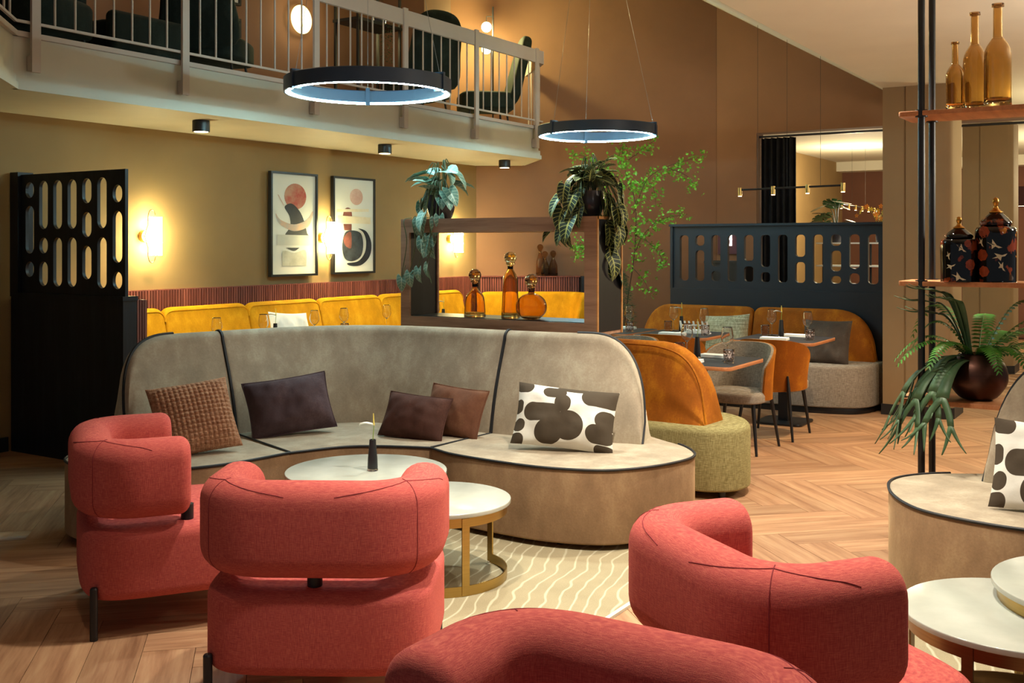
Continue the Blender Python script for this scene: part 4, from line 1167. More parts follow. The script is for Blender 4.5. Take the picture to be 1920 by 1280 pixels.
# white slanted-bar holder on the far table
t = thing('card_holder', 'white holder with slanted bars on the table before the pale cushion', 'holder', (9.40, 3.86, .751), R(90))
MB().box(-.15, .15, -.025, .025, 0, .012).build('base', M['cloth'], t)
for k in range(7):
    x0 = -.14+k*.044; MB().add([(x0,-.006,.01),(x0+.014,-.006,.01),(x0+.034,-.006,.115),(x0+.020,-.006,.115),(x0,.006,.01),(x0+.014,.006,.01),(x0+.034,.006,.115),(x0+.020,.006,.115)],
        [(0,1,2,3),(7,6,5,4),(0,4,5,1),(1,5,6,2),(2,6,7,3),(3,7,4,0)]).build('slanted_bar', M['cloth'], t)
MB().box(-.13, .14, -.004, .004, .075, .085).build('cross_bar', M['cloth'], t)

# dining chairs
def chair_meshes():
    def shell(r0, r1, col, off):
        rows = []
        for i in range(25):
            ph = R(-112+224*i/24); q = abs(ph)/R(112); row = []
            for j in range(8):
                v = j/7; zt = .815-.17*q**3; zb_ = .385+.02*q; z = zb_+(zt-zb_)*v
                fl_ = .035*v*v+.01
                row.append(((r0+off+fl_*.7)*sin(ph)*(1-.02*q), -(r1+off+fl_)*cos(ph)+.0, z))
            rows.append(row)
        return rows
    o = shell(.235, .235, None, .022); i = shell(.235, .235, None, -.016)
    mb = MB(); mid = shell(.235, .235, None, .004)
    def solid(A, B):
        m = MB().grid(A); b = len(A[0]); n = len(A); k = len(m.v); m.grid([r[::-1] for r in B])
        def ia(i_, j): return i_*b+j
        def ib(i_, j): return k+i_*b+(b-1-j)
        for q in range(n-1):
            m.f.append((ia(q, b-1), ib(q, b-1), ib(q+1, b-1), ia(q+1, b-1))); m.f.append((ia(q+1, 0), ib(q+1, 0), ib(q, 0), ia(q, 0)))
        for j in range(b-1):
            m.f.append((ia(0, j), ib(0, j), ib(0, j+1), ia(0, j+1))); m.f.append((ia(n-1, j+1), ib(n-1, j+1), ib(n-1, j), ia(n-1, j)))
        return m
    return solid(o, mid).mesh('outer_shell', 60), solid(mid, i).mesh('inner_shell', 60)
osh, ish = chair_meshes(); osh.materials.append(M['ochre']); ish.materials.append(M['greyl'])
cseat = MB().rsolid(superell(.245, .235, 3.4, 44), .385, .465, .03, .015, 5, dome=.01).mesh('seat', 60); cseat.materials.append(M['greyl'])
cleg = {}
def dchair(x, y, rz, label):
    t = thing('dining_chair', label, 'chair', (x, y, 0), rz, 'dining chairs')
    link('outer_shell', osh, None, t); link('inner_shell', ish, None, t); s = link('seat', cseat, None, t); s.location.y = .03
    for sx in (-1, 1):
        for sy in (-1, 1):
            k = (sx, sy)
            if k not in cleg:
                m = MB().cyl((sx*.225, sy*.215+.01, 0), (sx*.18, sy*.165+.01, .40), .010, .017, n=12) if sy > 0 else MB().cyl((sx*.235, -.275, 0), (sx*.185, -.222, .40), .010, .016, n=12).cyl((sx*.185, -.222, .40), (sx*.175, -.215, .52), .016, .008, n=12)
                cleg[k] = m.mesh('leg'); cleg[k].materials.append(M['black'])
            link('leg', cleg[k], None, t)
TOX = -pi/2      # chair built facing +y; this faces +x
dchair(8.70, 2.86, TOX, 'dining chair with ochre shell back at the table before the dark grey cushion')
dchair(8.70, 3.78, TOX, 'dining chair with ochre shell back at the table before the pale patterned cushion')
dchair(8.70, 4.66, TOX, 'dining chair with ochre shell back at the table by the leafy branches')
dchair(7.93, 2.90, -TOX, 'dining chair showing its grey linen inside at the table before the ochre bench end')
dchair(7.93, 3.88, -TOX, 'dining chair showing its grey linen inside at the table behind the box shelf')

# linear spot pendants
def bar_light(p0, p1, n, label, wires, ztop):
    p0 = Vector(p0); p1 = Vector(p1); t = thing('bar_pendant', label, 'pendant lamp', tuple((p0+p1)/2), 0)
    MB().cyl(p0, p1, .009, n=10).build('bar', M['black'], t, True)
    for i in range(n):
        q = p0.lerp(p1, i/(n-1)); b = MB().cyl(q+Vector((0,0,.02)), q+Vector((0,0,-.055)), .019, n=16).build('spot_head', M['brass'], t, True)
        MB().cyl(q+Vector((0,0,-.0555)), q+Vector((0,0,-.060)), .016, n=14).build('lens', M['spotlens'], t, True)
    for f in wires:
        q = p0.lerp(p1, f); MB().cyl(q, (q.x, q.y, ztop(q.y)), .0015, n=5).build('cable', M['wirek'], t, True)
M['wirek'] = plain('black_cable', '#2a2320', .6)
bar_light((9.3, 3.384, 2.085), (9.3, 2.458, 2.10), 4, 'black bar pendant with four brass spot heads over the far tables', (.18, .47, .79), zceil)
a_, b_ = W(4.74, 15.3), W(5.9, 17.3)
bar_light((a_[0], a_[1], 2.17), (b_[0], b_[1], 2.17), 6, 'black bar pendant with six brass spot heads beyond the curtain', (.3, .7), lambda y: 3.1)
for yy in (2.5, 2.8, 3.1, 3.38): spot((9.3, yy, 2.02), (9.3, yy, 0), 16, WARMW, 80, .7, .02)

# curtain and its rail
cr = MB().box(XE+.09, XE+.12, -3, 4.49, 2.935, 2.96).build('curtain_rail', M['black']); tag(cr, 'black curtain rail along the wide opening', 'curtain rail')
rows = []
for k in range(121):
    y = 4.47-.44*k/120; dx = .045*sin(k/120*2*pi*5.5)+.01*sin(k*.4); rows.append([(XE+.12+dx, y, 2.93), (XE+.12+dx*1.1, y, 1.5), (XE+.12+dx*1.2, y, .02)])
rows2 = [[(x+.006, y, z) for x, y, z in r_] for r_ in rows]
mb = MB().grid(rows); mb.grid([r_[::-1] for r_ in rows2])
M['drape'] = velvet('charcoal_drape', '#1b1a1d', '#34323a', .3)
cu = mb.build('curtain', M['drape'], sharp=0); tag(cu, 'charcoal floor-length curtain gathered at the opening', 'curtain')

# sign, sideboard and counter behind the navy screen
M['purple'] = plain('plum_sign', '#4a1430', .5); M['lit'] = emit('lit_sign', '#fff4e2', 4)
t = thing('wall_sign', 'plum wall sign with a small lit white figure', 'sign', (12.9, 4.83, 1.49), 0)
MB().box(12.90, 12.935, 4.69, 4.99, 1.47, 1.80).build('panel', M['purple'], t, True)
mb = MB()
for a in ((4.80,4.86,1.725,1.75),(4.80,4.825,1.66,1.75),(4.80,4.86,1.65,1.675),(4.80,4.825,1.585,1.66),(4.80,4.86,1.575,1.60),(4.835,4.86,1.61,1.69)): mb.box(12.893, 12.90, *a)
mb.build('figure', M['lit'], t, True)
t = thing('sideboard', 'dark sideboard under the plum wall sign', 'sideboard', (12.7, 4.75, 0), 0)
MB().box(12.5, 12.92, 4.53, 5.0, .06, 1.36).build('body', M['blackw'], t, True); MB().box(12.48, 12.93, 4.52, 5.01, 1.36, 1.39).build('top', M['blackw'], t, True)
MB().box(12.55, 12.9, 4.55, 4.98, 0, .06).build('plinth', M['black'], t, True)
t = thing('buffet_counter', 'buffet counter with pale shelves beyond the opening', 'counter', (14.3, 3.4, 0), 0)
MB().box(14.0, 14.6, 2.75, 4.1, 0, 1.02).build('body', M['far'], t, True); MB().box(13.96, 14.64, 2.72, 4.12, 1.02, 1.06).build('top', M['black'], t, True)
for yy in (2.8, 3.42, 4.04): MB().cyl((14.3, yy, 1.06), (14.3, yy, 1.62), .014, n=10).build('upright', M['black'], t, True)
for z in (1.30, 1.60): MB().box(14.1, 14.5, 2.76, 4.08, z, z+.02).build('shelf_board', M['cloth'], t, True)
# ================================================================== plants
def leaf_mesh(name, droop, mat, shape='arrow', nv=12):
    mb = MB(); rows = []; 
    us = (-1, -.66, -.33, 0, .33, .66, 1)
    for i in range(nv+1):
        v = i/nv
        if shape == 'arrow': w_ = .50*((1-v)**.75)*((v+.02)**.28)*1.15
        else: w_ = .24*sin(pi*min(1, v**.8))
        row = []
        for u in us:
            back = -.20*abs(u)**1.5*(1-v)**3 if shape == 'arrow' else 0
            a = droop*v; x = v*cos(a*.5)+back; z = -v*sin(a*.5)+.16*w_*abs(u)*2+.012*sin(v*18)*abs(u)
            row.append((x, u*w_, z)); mb.uv.append((u, v, 0))
        rows.append(row)
    mb.grid(rows); me = mb.mesh(name, 0); me.materials.append(mat); return me
def aim(me, parent, base, dirv, size, roll=0, name='leaf'):
    o = link(name, me, None, parent)
    d = Vector(dirv).normalized(); up = Vector((0, 0, 1))
    y = up.cross(d); y = y.normalized() if y.length > 1e-4 else Vector((0, 1, 0)); z = d.cross(y)
    Mr = Matrix((d, y, z)).transposed().to_4x4() @ Matrix.Rotation(roll, 4, 'X')
    o.matrix_local = Matrix.Translation(base) @ Mr @ Matrix.Scale(size, 4); return o
M['aloc'] = leafmat('alocasia_leaf', '#1d2c24', '#34483a', '#b4bf74'); M['aloc2'] = leafmat('alocasia_silver', '#4d7568', '#8ab3a2', '#b5cdb8', veins=6)
M['pot'] = plain('glazed_pot', '#3a3840', .18, var=.08); M['soil'] = plain('soil', '#1d1510', .95, bump=.5)
leafA = [leaf_mesh('leaf', d, M['aloc']) for d in (.25, .7, 1.3)]; leafB = [leaf_mesh('leaf', d, M['aloc2']) for d in (.25, .7, 1.3)]
def potted(loc, label, leaves, spec, rnd):
    t = thing('potted_alocasia', label, 'potted plant', loc, 0)
    pr = sm([(.001,0),(.062,.001),(.075,.008),(.094,.06),(.099,.11),(.096,.162),(.094,.168)])
    MB().lathe(pr+[(.088,.166),(.086,.135),(.001,.135)], n=40).build('pot', M['pot'], t)
    MB().lathe([(.001,.128),(.086,.128),(.086,.140),(.001,.146)], n=24).build('soil', M['soil'], t)
    st = MB(); rg = random.Random(rnd)
    for (ang, el, reach, size, hang, kind) in spec:
        a = R(ang); tip = Vector((cos(a)*reach, sin(a)*reach, .15+el)); mid = Vector((cos(a)*reach*.45, sin(a)*reach*.45, .17+max(el, .04)*1.0+.05))
        pts = spline([(cos(a)*.03, sin(a)*.03, .135), tuple(mid), tuple(tip)], 6); st.tube(pts, .0032, 5)
        d = Vector((cos(a), sin(a), hang))
        aim(leaves[0 if hang > -.3 else (1 if hang > -1.5 else 2)], t, tip, d, size, rg.uniform(-.5, .5))
    st.build('stems', M['stemd'], t)
    return t
M['stemd'] = plain('dusky_stem', '#4d5a36', .5)
CL = R(122.1)
# angles: 0 along the picture wall into the room, 90 towards the picture wall; the viewer stands at about 212
spA = []
rg = random.Random(3)
for k in range(20):
    spA.append((rg.uniform(60, 320), rg.uniform(.02, .20), rg.uniform(.03, .12), rg.uniform(.12, .18), rg.uniform(-1.2, .5), 0))
for k in range(13): spA.append((rg.uniform(95, 215), rg.uniform(-.30, .02), rg.uniform(.13, .20), rg.uniform(.12, .16), rg.uniform(-4, -1), 0))
potted((6.10, 4.42, 1.766), 'silvery green alocasia in a grey pot trailing over the shelf corner', leafB, spA, 3)
spB = []
for k in range(24): spB.append((rg.uniform(0, 360), rg.uniform(.03, .19), rg.uniform(.02, .10), rg.uniform(.13, .18), rg.uniform(-.6, 1.0), 0))
for k in range(20): spB.append((rg.uniform(255, 315), rg.uniform(-.50, .08), rg.uniform(.13, .24), rg.uniform(.14, .20), rg.uniform(-4, -.7), 0))
for k in range(14): spB.append((rg.uniform(100, 190), rg.uniform(-.24, .06), rg.uniform(.13, .22), rg.uniform(.13, .18), rg.uniform(-3, -.4), 0))
potted((6.12, 3.25, 1.766), 'dark alocasia with pale veins in a grey pot above the black shelf end', leafA, spB, 4)
vn = thing('trailing_vine', 'thin bare vine tendrils with a few leaves hanging from the silvery plant', 'plant', (5.96, 4.45, 1.77))
for k in range(4):
    y = 4.38+.075*k; pts = spline([(6.0, y, 1.775), (5.925, y+.01, 1.75), (5.92, y-.02, 1.6), (5.925, y+.03, 1.45-.03*k), (5.92, y-.01, 1.32+.04*k)], 6)
    MB().tube(pts, .003, 5).build('tendril', M['stemd'], vn, True)
    q = pts[18]; aim(leafB[2], vn, Vector(q)-Vector(vn.location), (-.35, .2-.15*k, -1), .11)

# staghorn and sword ferns in the copper bowl
cp = (6.12, px_y(1833, 6.12), .76)
bw = thing('fern_bowl', 'dark copper bowl planted with staghorn and sword ferns on the lowest shelf', 'potted plant', cp, 0)
pr = sm([(.001,0),(.06,.001),(.10,.02),(.142,.08),(.150,.13),(.135,.19),(.10,.235),(.088,.245)])
MB().lathe(pr+[(.082,.24),(.08,.21),(.001,.21)], n=40).build('bowl', M['copper'], bw, sharp=0)
MB().lathe([(.001,.205),(.08,.205),(.08,.215),(.001,.222)], n=24).build('soil', M['soil'], bw)
M['stag'] = plain('staghorn_green', '#3b5636', .55, var=.2, scale=12); M['fern'] = plain('sword_fern_green', '#3f7a26', .5, var=.3, scale=10)
def ribbon(mb, pts, w0, w1, side):
    rows = []
    for i, p in enumerate(pts):
        v = i/(len(pts)-1); w_ = w0+(w1-w0)*v; s = Vector(side); p = Vector(p)
        rows.append([tuple(p-s*w_), tuple(p+Vector((0,0,.15*w_))), tuple(p+s*w_)])
    mb.grid(rows)
def staghorn(dirv, L, up, rnd):
    rg = random.Random(rnd); d = Vector(dirv).normalized(); side = d.cross(Vector((0,0,1))).normalized(); mb = MB()
    b = Vector((d.x*.04, d.y*.04, .21))
    def curve(t_): return b+d*(L*.62*(1-(1-t_)**1.6) if up < .2 else L*.5*t_)+Vector((0,0, up*sin(min(1, t_*1.4)*pi*.5)-(0 if up > .2 else L*.95*t_**2.2)))
    if up >= .2:
        main = [curve(k/12*.75) for k in range(13)]
    else: main = [curve(k/12*.6) for k in range(13)]
    ribbon(mb, main, .010, .036 if up < .2 else .05, side)
    e = main[-1]; tn = (main[-1]-main[-3]).normalized()
    if up < .2: tn = (tn+Vector((0,0,-.7))).normalized()
    for s in (-1, 1):
        f1 = e+tn*L*.20+side*s*L*.10; seg = [e+(f1-e)*(k/5)+side*s*.01*sin(k/5*pi) for k in range(6)]
        ribbon(mb, seg, .022, .017, side)
        for s2 in (-1, 1):
            f2 = f1+tn*L*rg.uniform(.14, .26)+side*(s*.05+s2*.09)*L+d*rg.uniform(-.02, .06)
            seg = [f1+(f2-f1)*(k/6)+Vector((0,0,-.01*sin(k/6*pi))) for k in range(7)]
            ribbon(mb, seg, .014, .003, side)
    o = mb.build('staghorn_frond', M['stag'], bw, sharp=0)
    so = o.modifiers.new('thickness', 'SOLIDIFY'); so.thickness = .003
    return o
# viewer-left is room (+y, -x); viewer-up frond angles
for k, (a, L, up) in enumerate([(112, .60, .08), (128, .62, .05), (142, .50, .1), (98, .52, .07), (152, .66, .06), (120, .40, .03), (85, .46, .05), (162, .70, .05), (138, .72, .03), (120, .74, .06), (104, .66, .04), (128, .42, .36), (108, .44, .30), (145, .34, .32), (90, .40, .24)]):
    staghorn((cos(R(a)), sin(R(a)), 0), L, up, k)
def sword(a, L, up, rnd):
    d = Vector((cos(R(a)), sin(R(a)), 0)); side = d.cross(Vector((0,0,1))); mb = MB(); b = Vector((d.x*.03, d.y*.03, .215)); N = 26
    P = [b+d*(L*t_)+Vector((0,0, up*sin(pi*min(1, t_*.75+.02))-.10*t_**3)) for t_ in [k/N for k in range(N+1)]]
    mb.tube([tuple(p) for p in P], .0022, 5, r_end=.0008)
    for i in range(2, N+1):
        t_ = i/N; l = .055*sin(pi*(.12+.85*t_))**.7+.006; tn = (P[i]-P[i-1]).normalized()
        for s in (-1, 1):
            q = P[i]; tip = q+side*s*l+tn*.012+Vector((0,0,-.012)); w_ = tn*.0075
            n0 = len(mb.v); mb.add([q-w_*.6, q+w_*.6, q+(tip-q)*.6+w_+Vector((0,0,.003)), tip, q+(tip-q)*.6-w_+Vector((0,0,.003))], [(0,1,2,3,4)])
    mb.build('fern_frond', M['fern'], bw, sharp=0)
for k, (a, L, up) in enumerate([(300, .52, .20), (280, .55, .13), (265, .50, .26), (320, .48, .16), (250, .46, .12), (235, .30, .10), (210, .24, .10), (150, .34, .12), (125, .40, .12), (105, .38, .14), (95, .30, .22), (60, .4, .3), (290, .35, .34), (0, .4, .25), (270, .42, .06), (310, .5, .08), (340, .4, .16)]):
    sword(a, L, up, k)

# leafy branches in a floor pot in front of the brown wall
bp = W(1.27, 12.35)
tr = thing('branch_plant', 'airy bright green branches in a tall pot before the brown wall', 'potted plant', bp+(0,), 0)
MB().lathe(sm([(.001,0),(.12,.001),(.15,.03),(.17,.25),(.16,.45),(.15,.5)])+[(.14,.49),(.14,.44),(.001,.44)], n=32).build('pot', M['pot'], tr)
cmx = Matrix.Rotation(TH-pi/2, 4, 'Z')   # local axes: x to the right of the tripod view, y away from it
def loc3(px_, py_, dy=0): return tuple(cmx @ Vector(((px_-1165)/161.5, dy, 1.58-(py_-460)/161.5)))
def brs(px_list, r0): 
    pts = spline([loc3(*p) for p in px_list], 8); return pts
BR = [[(1165,650,0),(1178,560,.05),(1190,470,.0),(1190,380,-.05),(1172,320,0),(1168,270,.05)], [(1188,400,0),(1210,340,-.1),(1245,315,-.15),(1305,297,-.2)], [(1192,470,0),(1205,440,-.1),(1235,412,-.12),(1285,402,-.15)],
      [(1185,360,0),(1140,315,.05),(1100,292,.1),(1075,290,.1)], [(1190,440,0),(1215,455,-.1),(1235,480,-.15),(1242,500,-.1)], [(1185,500,0),(1205,525,-.1),(1215,545,-.1)], [(1245,315,-.15),(1280,330,-.2),(1300,352,-.2)],
      [(1180,520,0),(1130,490,-.1),(1090,455,-.15),(1075,475,-.15)], [(1200,350,0),(1225,345,.1),(1232,385,.1)], [(1178,300,0),(1205,280,0),(1228,262,.0)], [(1150,330,0),(1130,360,.05),(1110,380,.1)]]
M['twig'] = plain('dark_twig', '#3a2a1c', .8); M['leafg'] = plain('bright_leaf', '#6aa82c', .55, var=.35, scale=30)
fo = MB(); tw = MB(); rg = random.Random(11)
for b_ in BR:
    P = brs(b_, .006); tw.tube(P, .007 if len(b_) > 4 else .004, 6, r_end=.002)
    n = int(plen(P)*80)
    for k in range(n):
        i = rg.randrange(int(len(P)*.25) if len(b_) < 6 else int(len(P)*.35), len(P)); c = Vector(P[i])+Vector((rg.gauss(0, .055), rg.gauss(0, .055), rg.gauss(-.01, .05)))
        for j in range(rg.randint(2, 4)):
            s_ = rg.uniform(.024, .042); d = Vector((rg.uniform(-1, 1), rg.uniform(-1, 1), rg.uniform(-.9, .5))).normalized(); u = d.orthogonal().normalized(); u.rotate(Matrix.Rotation(rg.uniform(0, 6.28), 3, d))
            c2 = c+Vector((rg.gauss(0, .012), rg.gauss(0, .012), rg.gauss(0, .012)))
            fo.add([c2, c2+d*s_*.5+u*s_*.38, c2+d*s_*1.2, c2+d*s_*.5-u*s_*.38], [(0,1,2,3)])
tw.build('branches', M['twig'], tr); tag(fo.build('foliage', M['leafg'], tr, sharp=0), kind='stuff')
fo = MB(); M['asp'] = plain('asparagus_fern', '#21421f', .7, var=.3, scale=20)
for k in range(1500):
    a = rg.uniform(0, 6.28); z = rg.uniform(.45, 1.28); r_ = .16*sin(min(1, (1.32-z)*1.6)*1.57)*rg.random()**.5
    c = Vector((r_*cos(a), r_*sin(a), z)); d = Vector((cos(a), sin(a), rg.uniform(-.6, .8))).normalized(); u = d.orthogonal().normalized()
    fo.add([c-u*.003, c+d*.05, c+u*.003], [(0,1,2)])
tag(fo.build('asparagus_foliage', M['asp'], tr, sharp=0), kind='stuff')

# monstera and orchids on the buffet
def monstera_me():
    mb = MB(); P = []
    for k in range(60):
        a = 2*pi*k/60; r_ = .5*(1-.25*cos(a))*(1-.38*(abs(sin(a*5.5)) < .28 and .6 < a < 5.7)); P.append((.35+r_*cos(a)*.9, r_*sin(a), -.10*(r_*cos(a)+.3)**2))
    mb.add([(.2, 0, .03)]+P, [(0, i, i % 60+1) for i in range(1, 61)]); mb.uv = [(0, 0, 0)]+[(.5, .5, 0)]*60
    me = mb.mesh('leaf', 0); me.materials.append(M['mons']); return me
M['mons'] = plain('monstera_green', '#1d3f1c', .4, var=.3, scale=14); mme = monstera_me()
mp = (14.3, 3.86)
t = thing('monstera_plant', 'dark green monstera on the buffet counter beyond the curtain', 'potted plant', (mp[0], mp[1], 1.621), 0)
MB().lathe([(.001,0),(.07,0),(.085,.12),(.075,.12),(.001,.11)], n=24).build('pot', M['pot'], t)
for k in range(11):
    a = rg.uniform(0, 6.28); e = rg.uniform(.1, .48); tip = Vector((cos(a)*.17, sin(a)*.17, .1+e)); MB().tube(spline([(0,0,.1),(tip.x*.4,tip.y*.4,.1+e*.8),tuple(tip)], 5), .005, 6).build('stalk', M['stemd'], t)
    aim(mme, t, tip, (cos(a), sin(a), rg.uniform(-.6, .2)), rg.uniform(.22, .32), rg.uniform(-.5, .5))
t = thing('orchid_spray', 'yellow and orange orchid spray beside the monstera', 'flowers', (14.25, 3.30, 1.621), 0)
MB().lathe([(.001,0),(.04,0),(.05,.10),(.043,.10),(.001,.09)], n=20).build('pot', M['pot'], t)
M['orch'] = plain('orchid_orange', '#e08a2a', .5, var=.3, scale=40); M['orchy'] = plain('orchid_yellow', '#e0c23a', .5, var=.2, scale=40)
pet = MB()
for k in range(5):
    a = 2*pi*k/5; pet.add([(0,0,0), (cos(a-.45)*.7, sin(a-.45)*.7, .12), (cos(a)*1, sin(a)*1, .05), (cos(a+.45)*.7, sin(a+.45)*.7, .12)], [(0,1,2,3)])
pa = pet.mesh('bloom', 0); pa.materials.append(M['orch']); pb = pa.copy(); pb.materials.clear(); pb.materials.append(M['orchy'])
for s in range(4):
    a = s*1.7+.4; P = spline([(0,0,.08),(cos(a)*.05,sin(a)*.05,.3),(cos(a)*.16,sin(a)*.16,.42+.04*s),(cos(a)*.26,sin(a)*.26,.36)], 6); MB().tube(P, .003, 5).build('stalk', M['stem'], t)
    for k in range(7): aim(pa if (k+s) % 3 else pb, t, Vector(P[6+k*2 if 6+k*2 < len(P) else -1])+Vector((rg.gauss(0,.02), rg.gauss(0,.02), rg.gauss(0,.02))), (rg.uniform(-.3,.3), rg.uniform(-.3,.3), 1), rg.uniform(.028, .042), 0, 'bloom')
point((14.6, 3.55, 1.95), 14, WARMW, .05)

# far dining corner between and beyond the pillars
dp = W(6.85, 14.2)
t = thing('drum_pendant', 'dark red drum pendant lamp beyond the second pillar', 'pendant lamp', (dp[0], dp[1], 2.1), 0)
M['drum'] = plain('oxblood_shade', '#3a1216', .7); M['diff'] = emit('lamp_diffuser', '#fff0c8', 5)
MB().lathe([(.24,0),(.25,0),(.22,.26),(.21,.26),(.24,.004)], n=36, cap=False).build('shade', M['drum'], t); MB().lathe([(.001,.012),(.235,.012),(.235,.018),(.001,.018)], n=32).build('diffuser', M['diff'], t)
MB().cyl((0,0,.018), (0,0,1.0), .004, n=8).build('cable', M['black'], t)
for (X, Y, nm) in ((5.55, 13.4, 'dining chair with ochre shell back between the two pillars'), (6.55, 13.6, 'dining chair with ochre shell back beyond the second pillar')):
    q = W(X, Y); dchair(q[0]+.8, q[1]-.3, TOX, nm)
q = W(6.75, 13.9); dining_table(q[0]+1.0, q[1]-.4, 'dark-topped square dining table with wood edge beneath the red drum lamp'); napkin(q[0]+.95, q[1]-.4, 0, 'on the table beneath the red drum lamp')

# ================================================================== upper floor furniture behind the railing
M['dgreen'] = velvet('dark_green_velvet', '#1c2420', '#38443c', .4)
ub = MB().rsolid(superell(.36, .34, 4, 40), .16, .42, .05, .03, 4).mesh('seat', 60); ub.materials.append(M['dgreen'])
uk, _ = sweep_section(upath(.33, -.30, .16, .22), rrect(-.06, .06, .40, .80, .055, 4), .03); uk = uk.mesh('backrest', 60); uk.materials.append(M['dgreen'])
def upper_chair(x, y, rz, label):
    t = thing('tub_chair', label, 'armchair', (x, y, 2.97), rz, 'dark green tub chairs upstairs')
    link('seat', ub, None, t); link('backrest', uk, None, t)
    MB().cyl((0, -.3, .2), (0, -.31, .5), .03, n=10).build('support', M['black'], t)
    for sx in (-.27, .27):
        for sy in (-.25, .25): MB().cyl((sx, sy, 0), (sx*.95, sy*.95, .18), .012, n=8).build('leg', M['black'], t)
upper_chair(4.76, 7.15, R(200), 'dark green tub chair upstairs near the railing bend'); t = thing('low_settee', 'low dark green settee upstairs between the tub chair and the tall recliner', 'settee', (5.60, 7.25, 2.97), 0)
MB().rsolid(rrect(-.36, .36, -.30, .30, .10, 5), .10, .36, .05, .03, 4).build('seat', M['dgreen'], t, sharp=60)
MB().rsolid(rrect(-.36, .36, -.38, -.26, .05, 5), .10, .42, .05, .03, 4).build('low_back', M['dgreen'], t, sharp=60)
for sx in (-.3, .3):
    for sy in (-.25, .25): MB().cyl((sx, sy, 0), (sx, sy, .12), .012, n=8).build('leg', M['black'], t)

def tall_chair(x, y, rz, label):
    t = thing('tall_lounge_chair', label, 'armchair', (x, y, 2.97), rz)
    MB().rsolid(superell(.33, .33, 4, 40), .22, .42, .05, .03, 4).build('seat', M['dgreen'], t, sharp=60)
    rows = []
    mb = MB().rsolid(spline([(-.3,0),(-.31,.4),(-.27,.68),(-.13,.8),(.13,.8),(.27,.68),(.31,.4),(.3,0)], 5, True), -.06, .06, .05, .05, 4)
    mb.xf(Matrix.Translation((0, -.30, .33)) @ Matrix.Rotation(R(-14), 4, 'X').inverted() @ Matrix.Rotation(R(90), 4, 'X')); mb.build('backrest', M['dgreen'], t, sharp=60)
    for sx in (-.26, .26):
        for sy in (-.24, .24): MB().cyl((sx, sy, 0), (sx*.9, sy*.9, .24), .012, n=8).build('leg', M['black'], t)
tall_chair(6.56, 7.25, R(-60), 'tall dark lounge chair upstairs beside the small framed drawing'); tall_chair(10.62, 7.04, R(42), 'tall dark lounge chair upstairs beside the globe lamp')
tall_chair(9.38, 7.14, R(-20), 'tall dark lounge chair upstairs between the shelf and the globe lamp')
for z, nm in ((3.47, 'small black framed line drawing on the upper wall'), (3.95, 'small black framed print higher on the upper wall')):
    t = thing('framed_drawing', nm, 'picture', (7.33, 7.88, z), 0)
    for a in ((7.17, 7.49, z, z+.02), (7.17, 7.49, z+.33, z+.35), (7.17, 7.19, z+.02, z+.33), (7.47, 7.49, z+.02, z+.33)): MB().box(a[0], a[1], 7.86, 7.9, a[2], a[3]).build('frame_bar', M['black'], t, True)
    MB().box(7.19, 7.47, 7.885, 7.9, z+.02, z+.33).build('paper', M['paper'], t, True)
    for k in range(4): MB().tube(spline([(7.24+.05*k, 7.883, z+.07), (7.28+.04*k, 7.883, z+.15), (7.24+.05*k, 7.883, z+.22), (7.30+.03*k, 7.883, z+.29)], 5), .006, 5).build('ink_line', M['black'], t, True)
t = thing('disc_wall_lamp', 'round glowing disc lamp on the upper wall behind the metal shelf', 'wall lamp', (8.31, 7.9, 3.96), 0)
MB().cyl((0,0,0), (0,-.06,0), .03, n=16).build('stem', M['brass'], t); MB().cyl((0,-.06,0), (0,-.075,0), .15, n=40).build('disc', M['disc'] if 'disc' in M else emit('disc_glow', '#f4e6a0', 2.2), t)
point((8.31, 7.70, 3.96), 7, (1, .8, .4), .1)
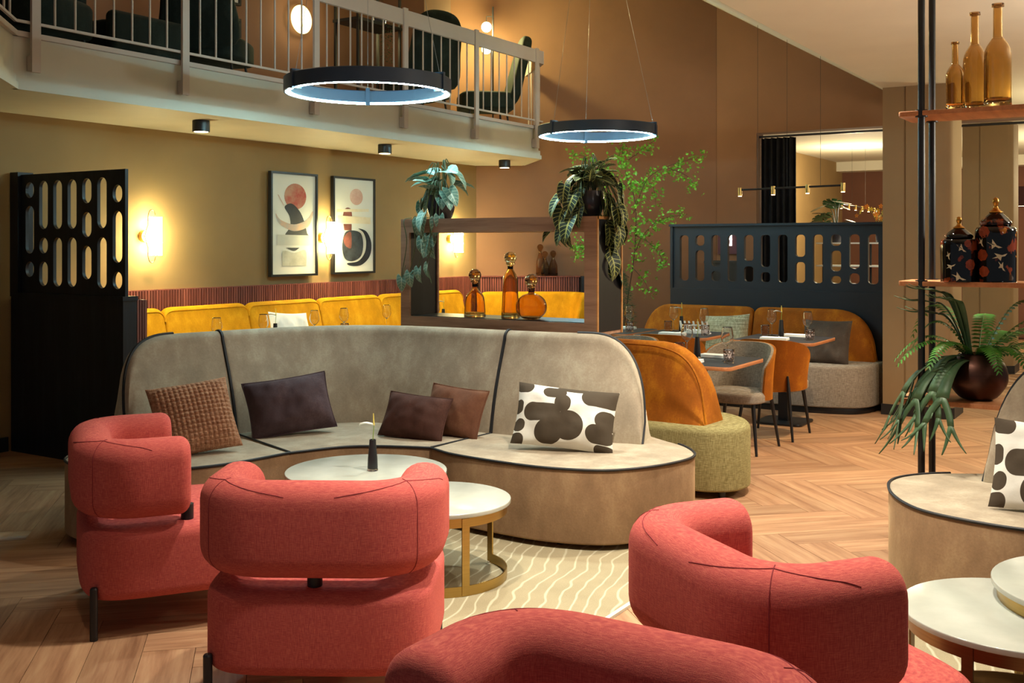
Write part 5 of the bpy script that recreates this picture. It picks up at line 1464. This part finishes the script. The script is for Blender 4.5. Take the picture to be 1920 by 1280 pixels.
t = thing('metal_shelf', 'black metal frame shelf upstairs with a trailing plant', 'shelf', (8.8, 7.2, 2.97), 0)
for xx in (8.30, 8.98):
    for yy in (7.05, 7.35): MB().box(xx-.012, xx+.012, yy-.012, yy+.012, 2.97, 4.35).build('upright', M['black'], t, True)
for z in (3.87, 4.33): MB().box(8.28, 9.0, 7.03, 7.37, z, z+.03).build('shelf_board', M['black'], t, True)
t = thing('hanging_plant', 'dark trailing plant hanging from the black metal shelf upstairs', 'potted plant', (8.72, 7.12, 3.90), 0)
MB().lathe([(.001,0),(.07,0),(.09,.14),(.08,.14),(.001,.12)], n=20).build('pot', M['pot'], t); fo = MB()
for s in range(9):
    x0 = rg.uniform(-.1, .1)
    for k in range(28):
        c = Vector((x0+rg.gauss(0, .012), -.12+rg.gauss(0, .012), .14-k*.02)); d = Vector((rg.uniform(-1,1), rg.uniform(-1,.2), -.4)).normalized(); u = d.orthogonal().normalized(); s_ = .022
        fo.add([c, c+d*s_*.5+u*s_*.3, c+d*s_, c+d*s_*.5-u*s_*.3], [(0,1,2,3)])
tag(fo.build('trailing_foliage', M['asp'], t, sharp=0), kind='stuff')
q = W(-.235, 13.1)
t = thing('floor_lamp', 'black floor lamp with two glowing globes upstairs at the balcony corner', 'floor lamp', (q[0], q[1], 2.97), 0)
M['globe'] = emit('lit_globe', '#fff3c0', 14)
MB().lathe([(.001,0),(.13,0),(.13,.02),(.001,.024)], n=28).build('base', M['black'], t); MB().cyl((0,0,.02), (0,0,1.55), .010, n=10).build('pole', M['black'], t)
for z, s in ((1.30, 1), (1.03, 1)):
    ax = W(-.08*s, 0); MB().tube([(0,0,z+.13),(ax[0],ax[1],z+.13),(ax[0],ax[1],z+.07)], .006, 6).build('arm', M['black'], t)
    MB().lathe([(.062*sin(R(a)), z-.062*cos(R(a))) for a in range(3, 178, 10)], (ax[0], ax[1], 0), n=24).build('globe', M['globe'], t)
lp = W(-.33, 13.0); point((lp[0], lp[1], 4.2), 95, (1, .88, .34), .07)
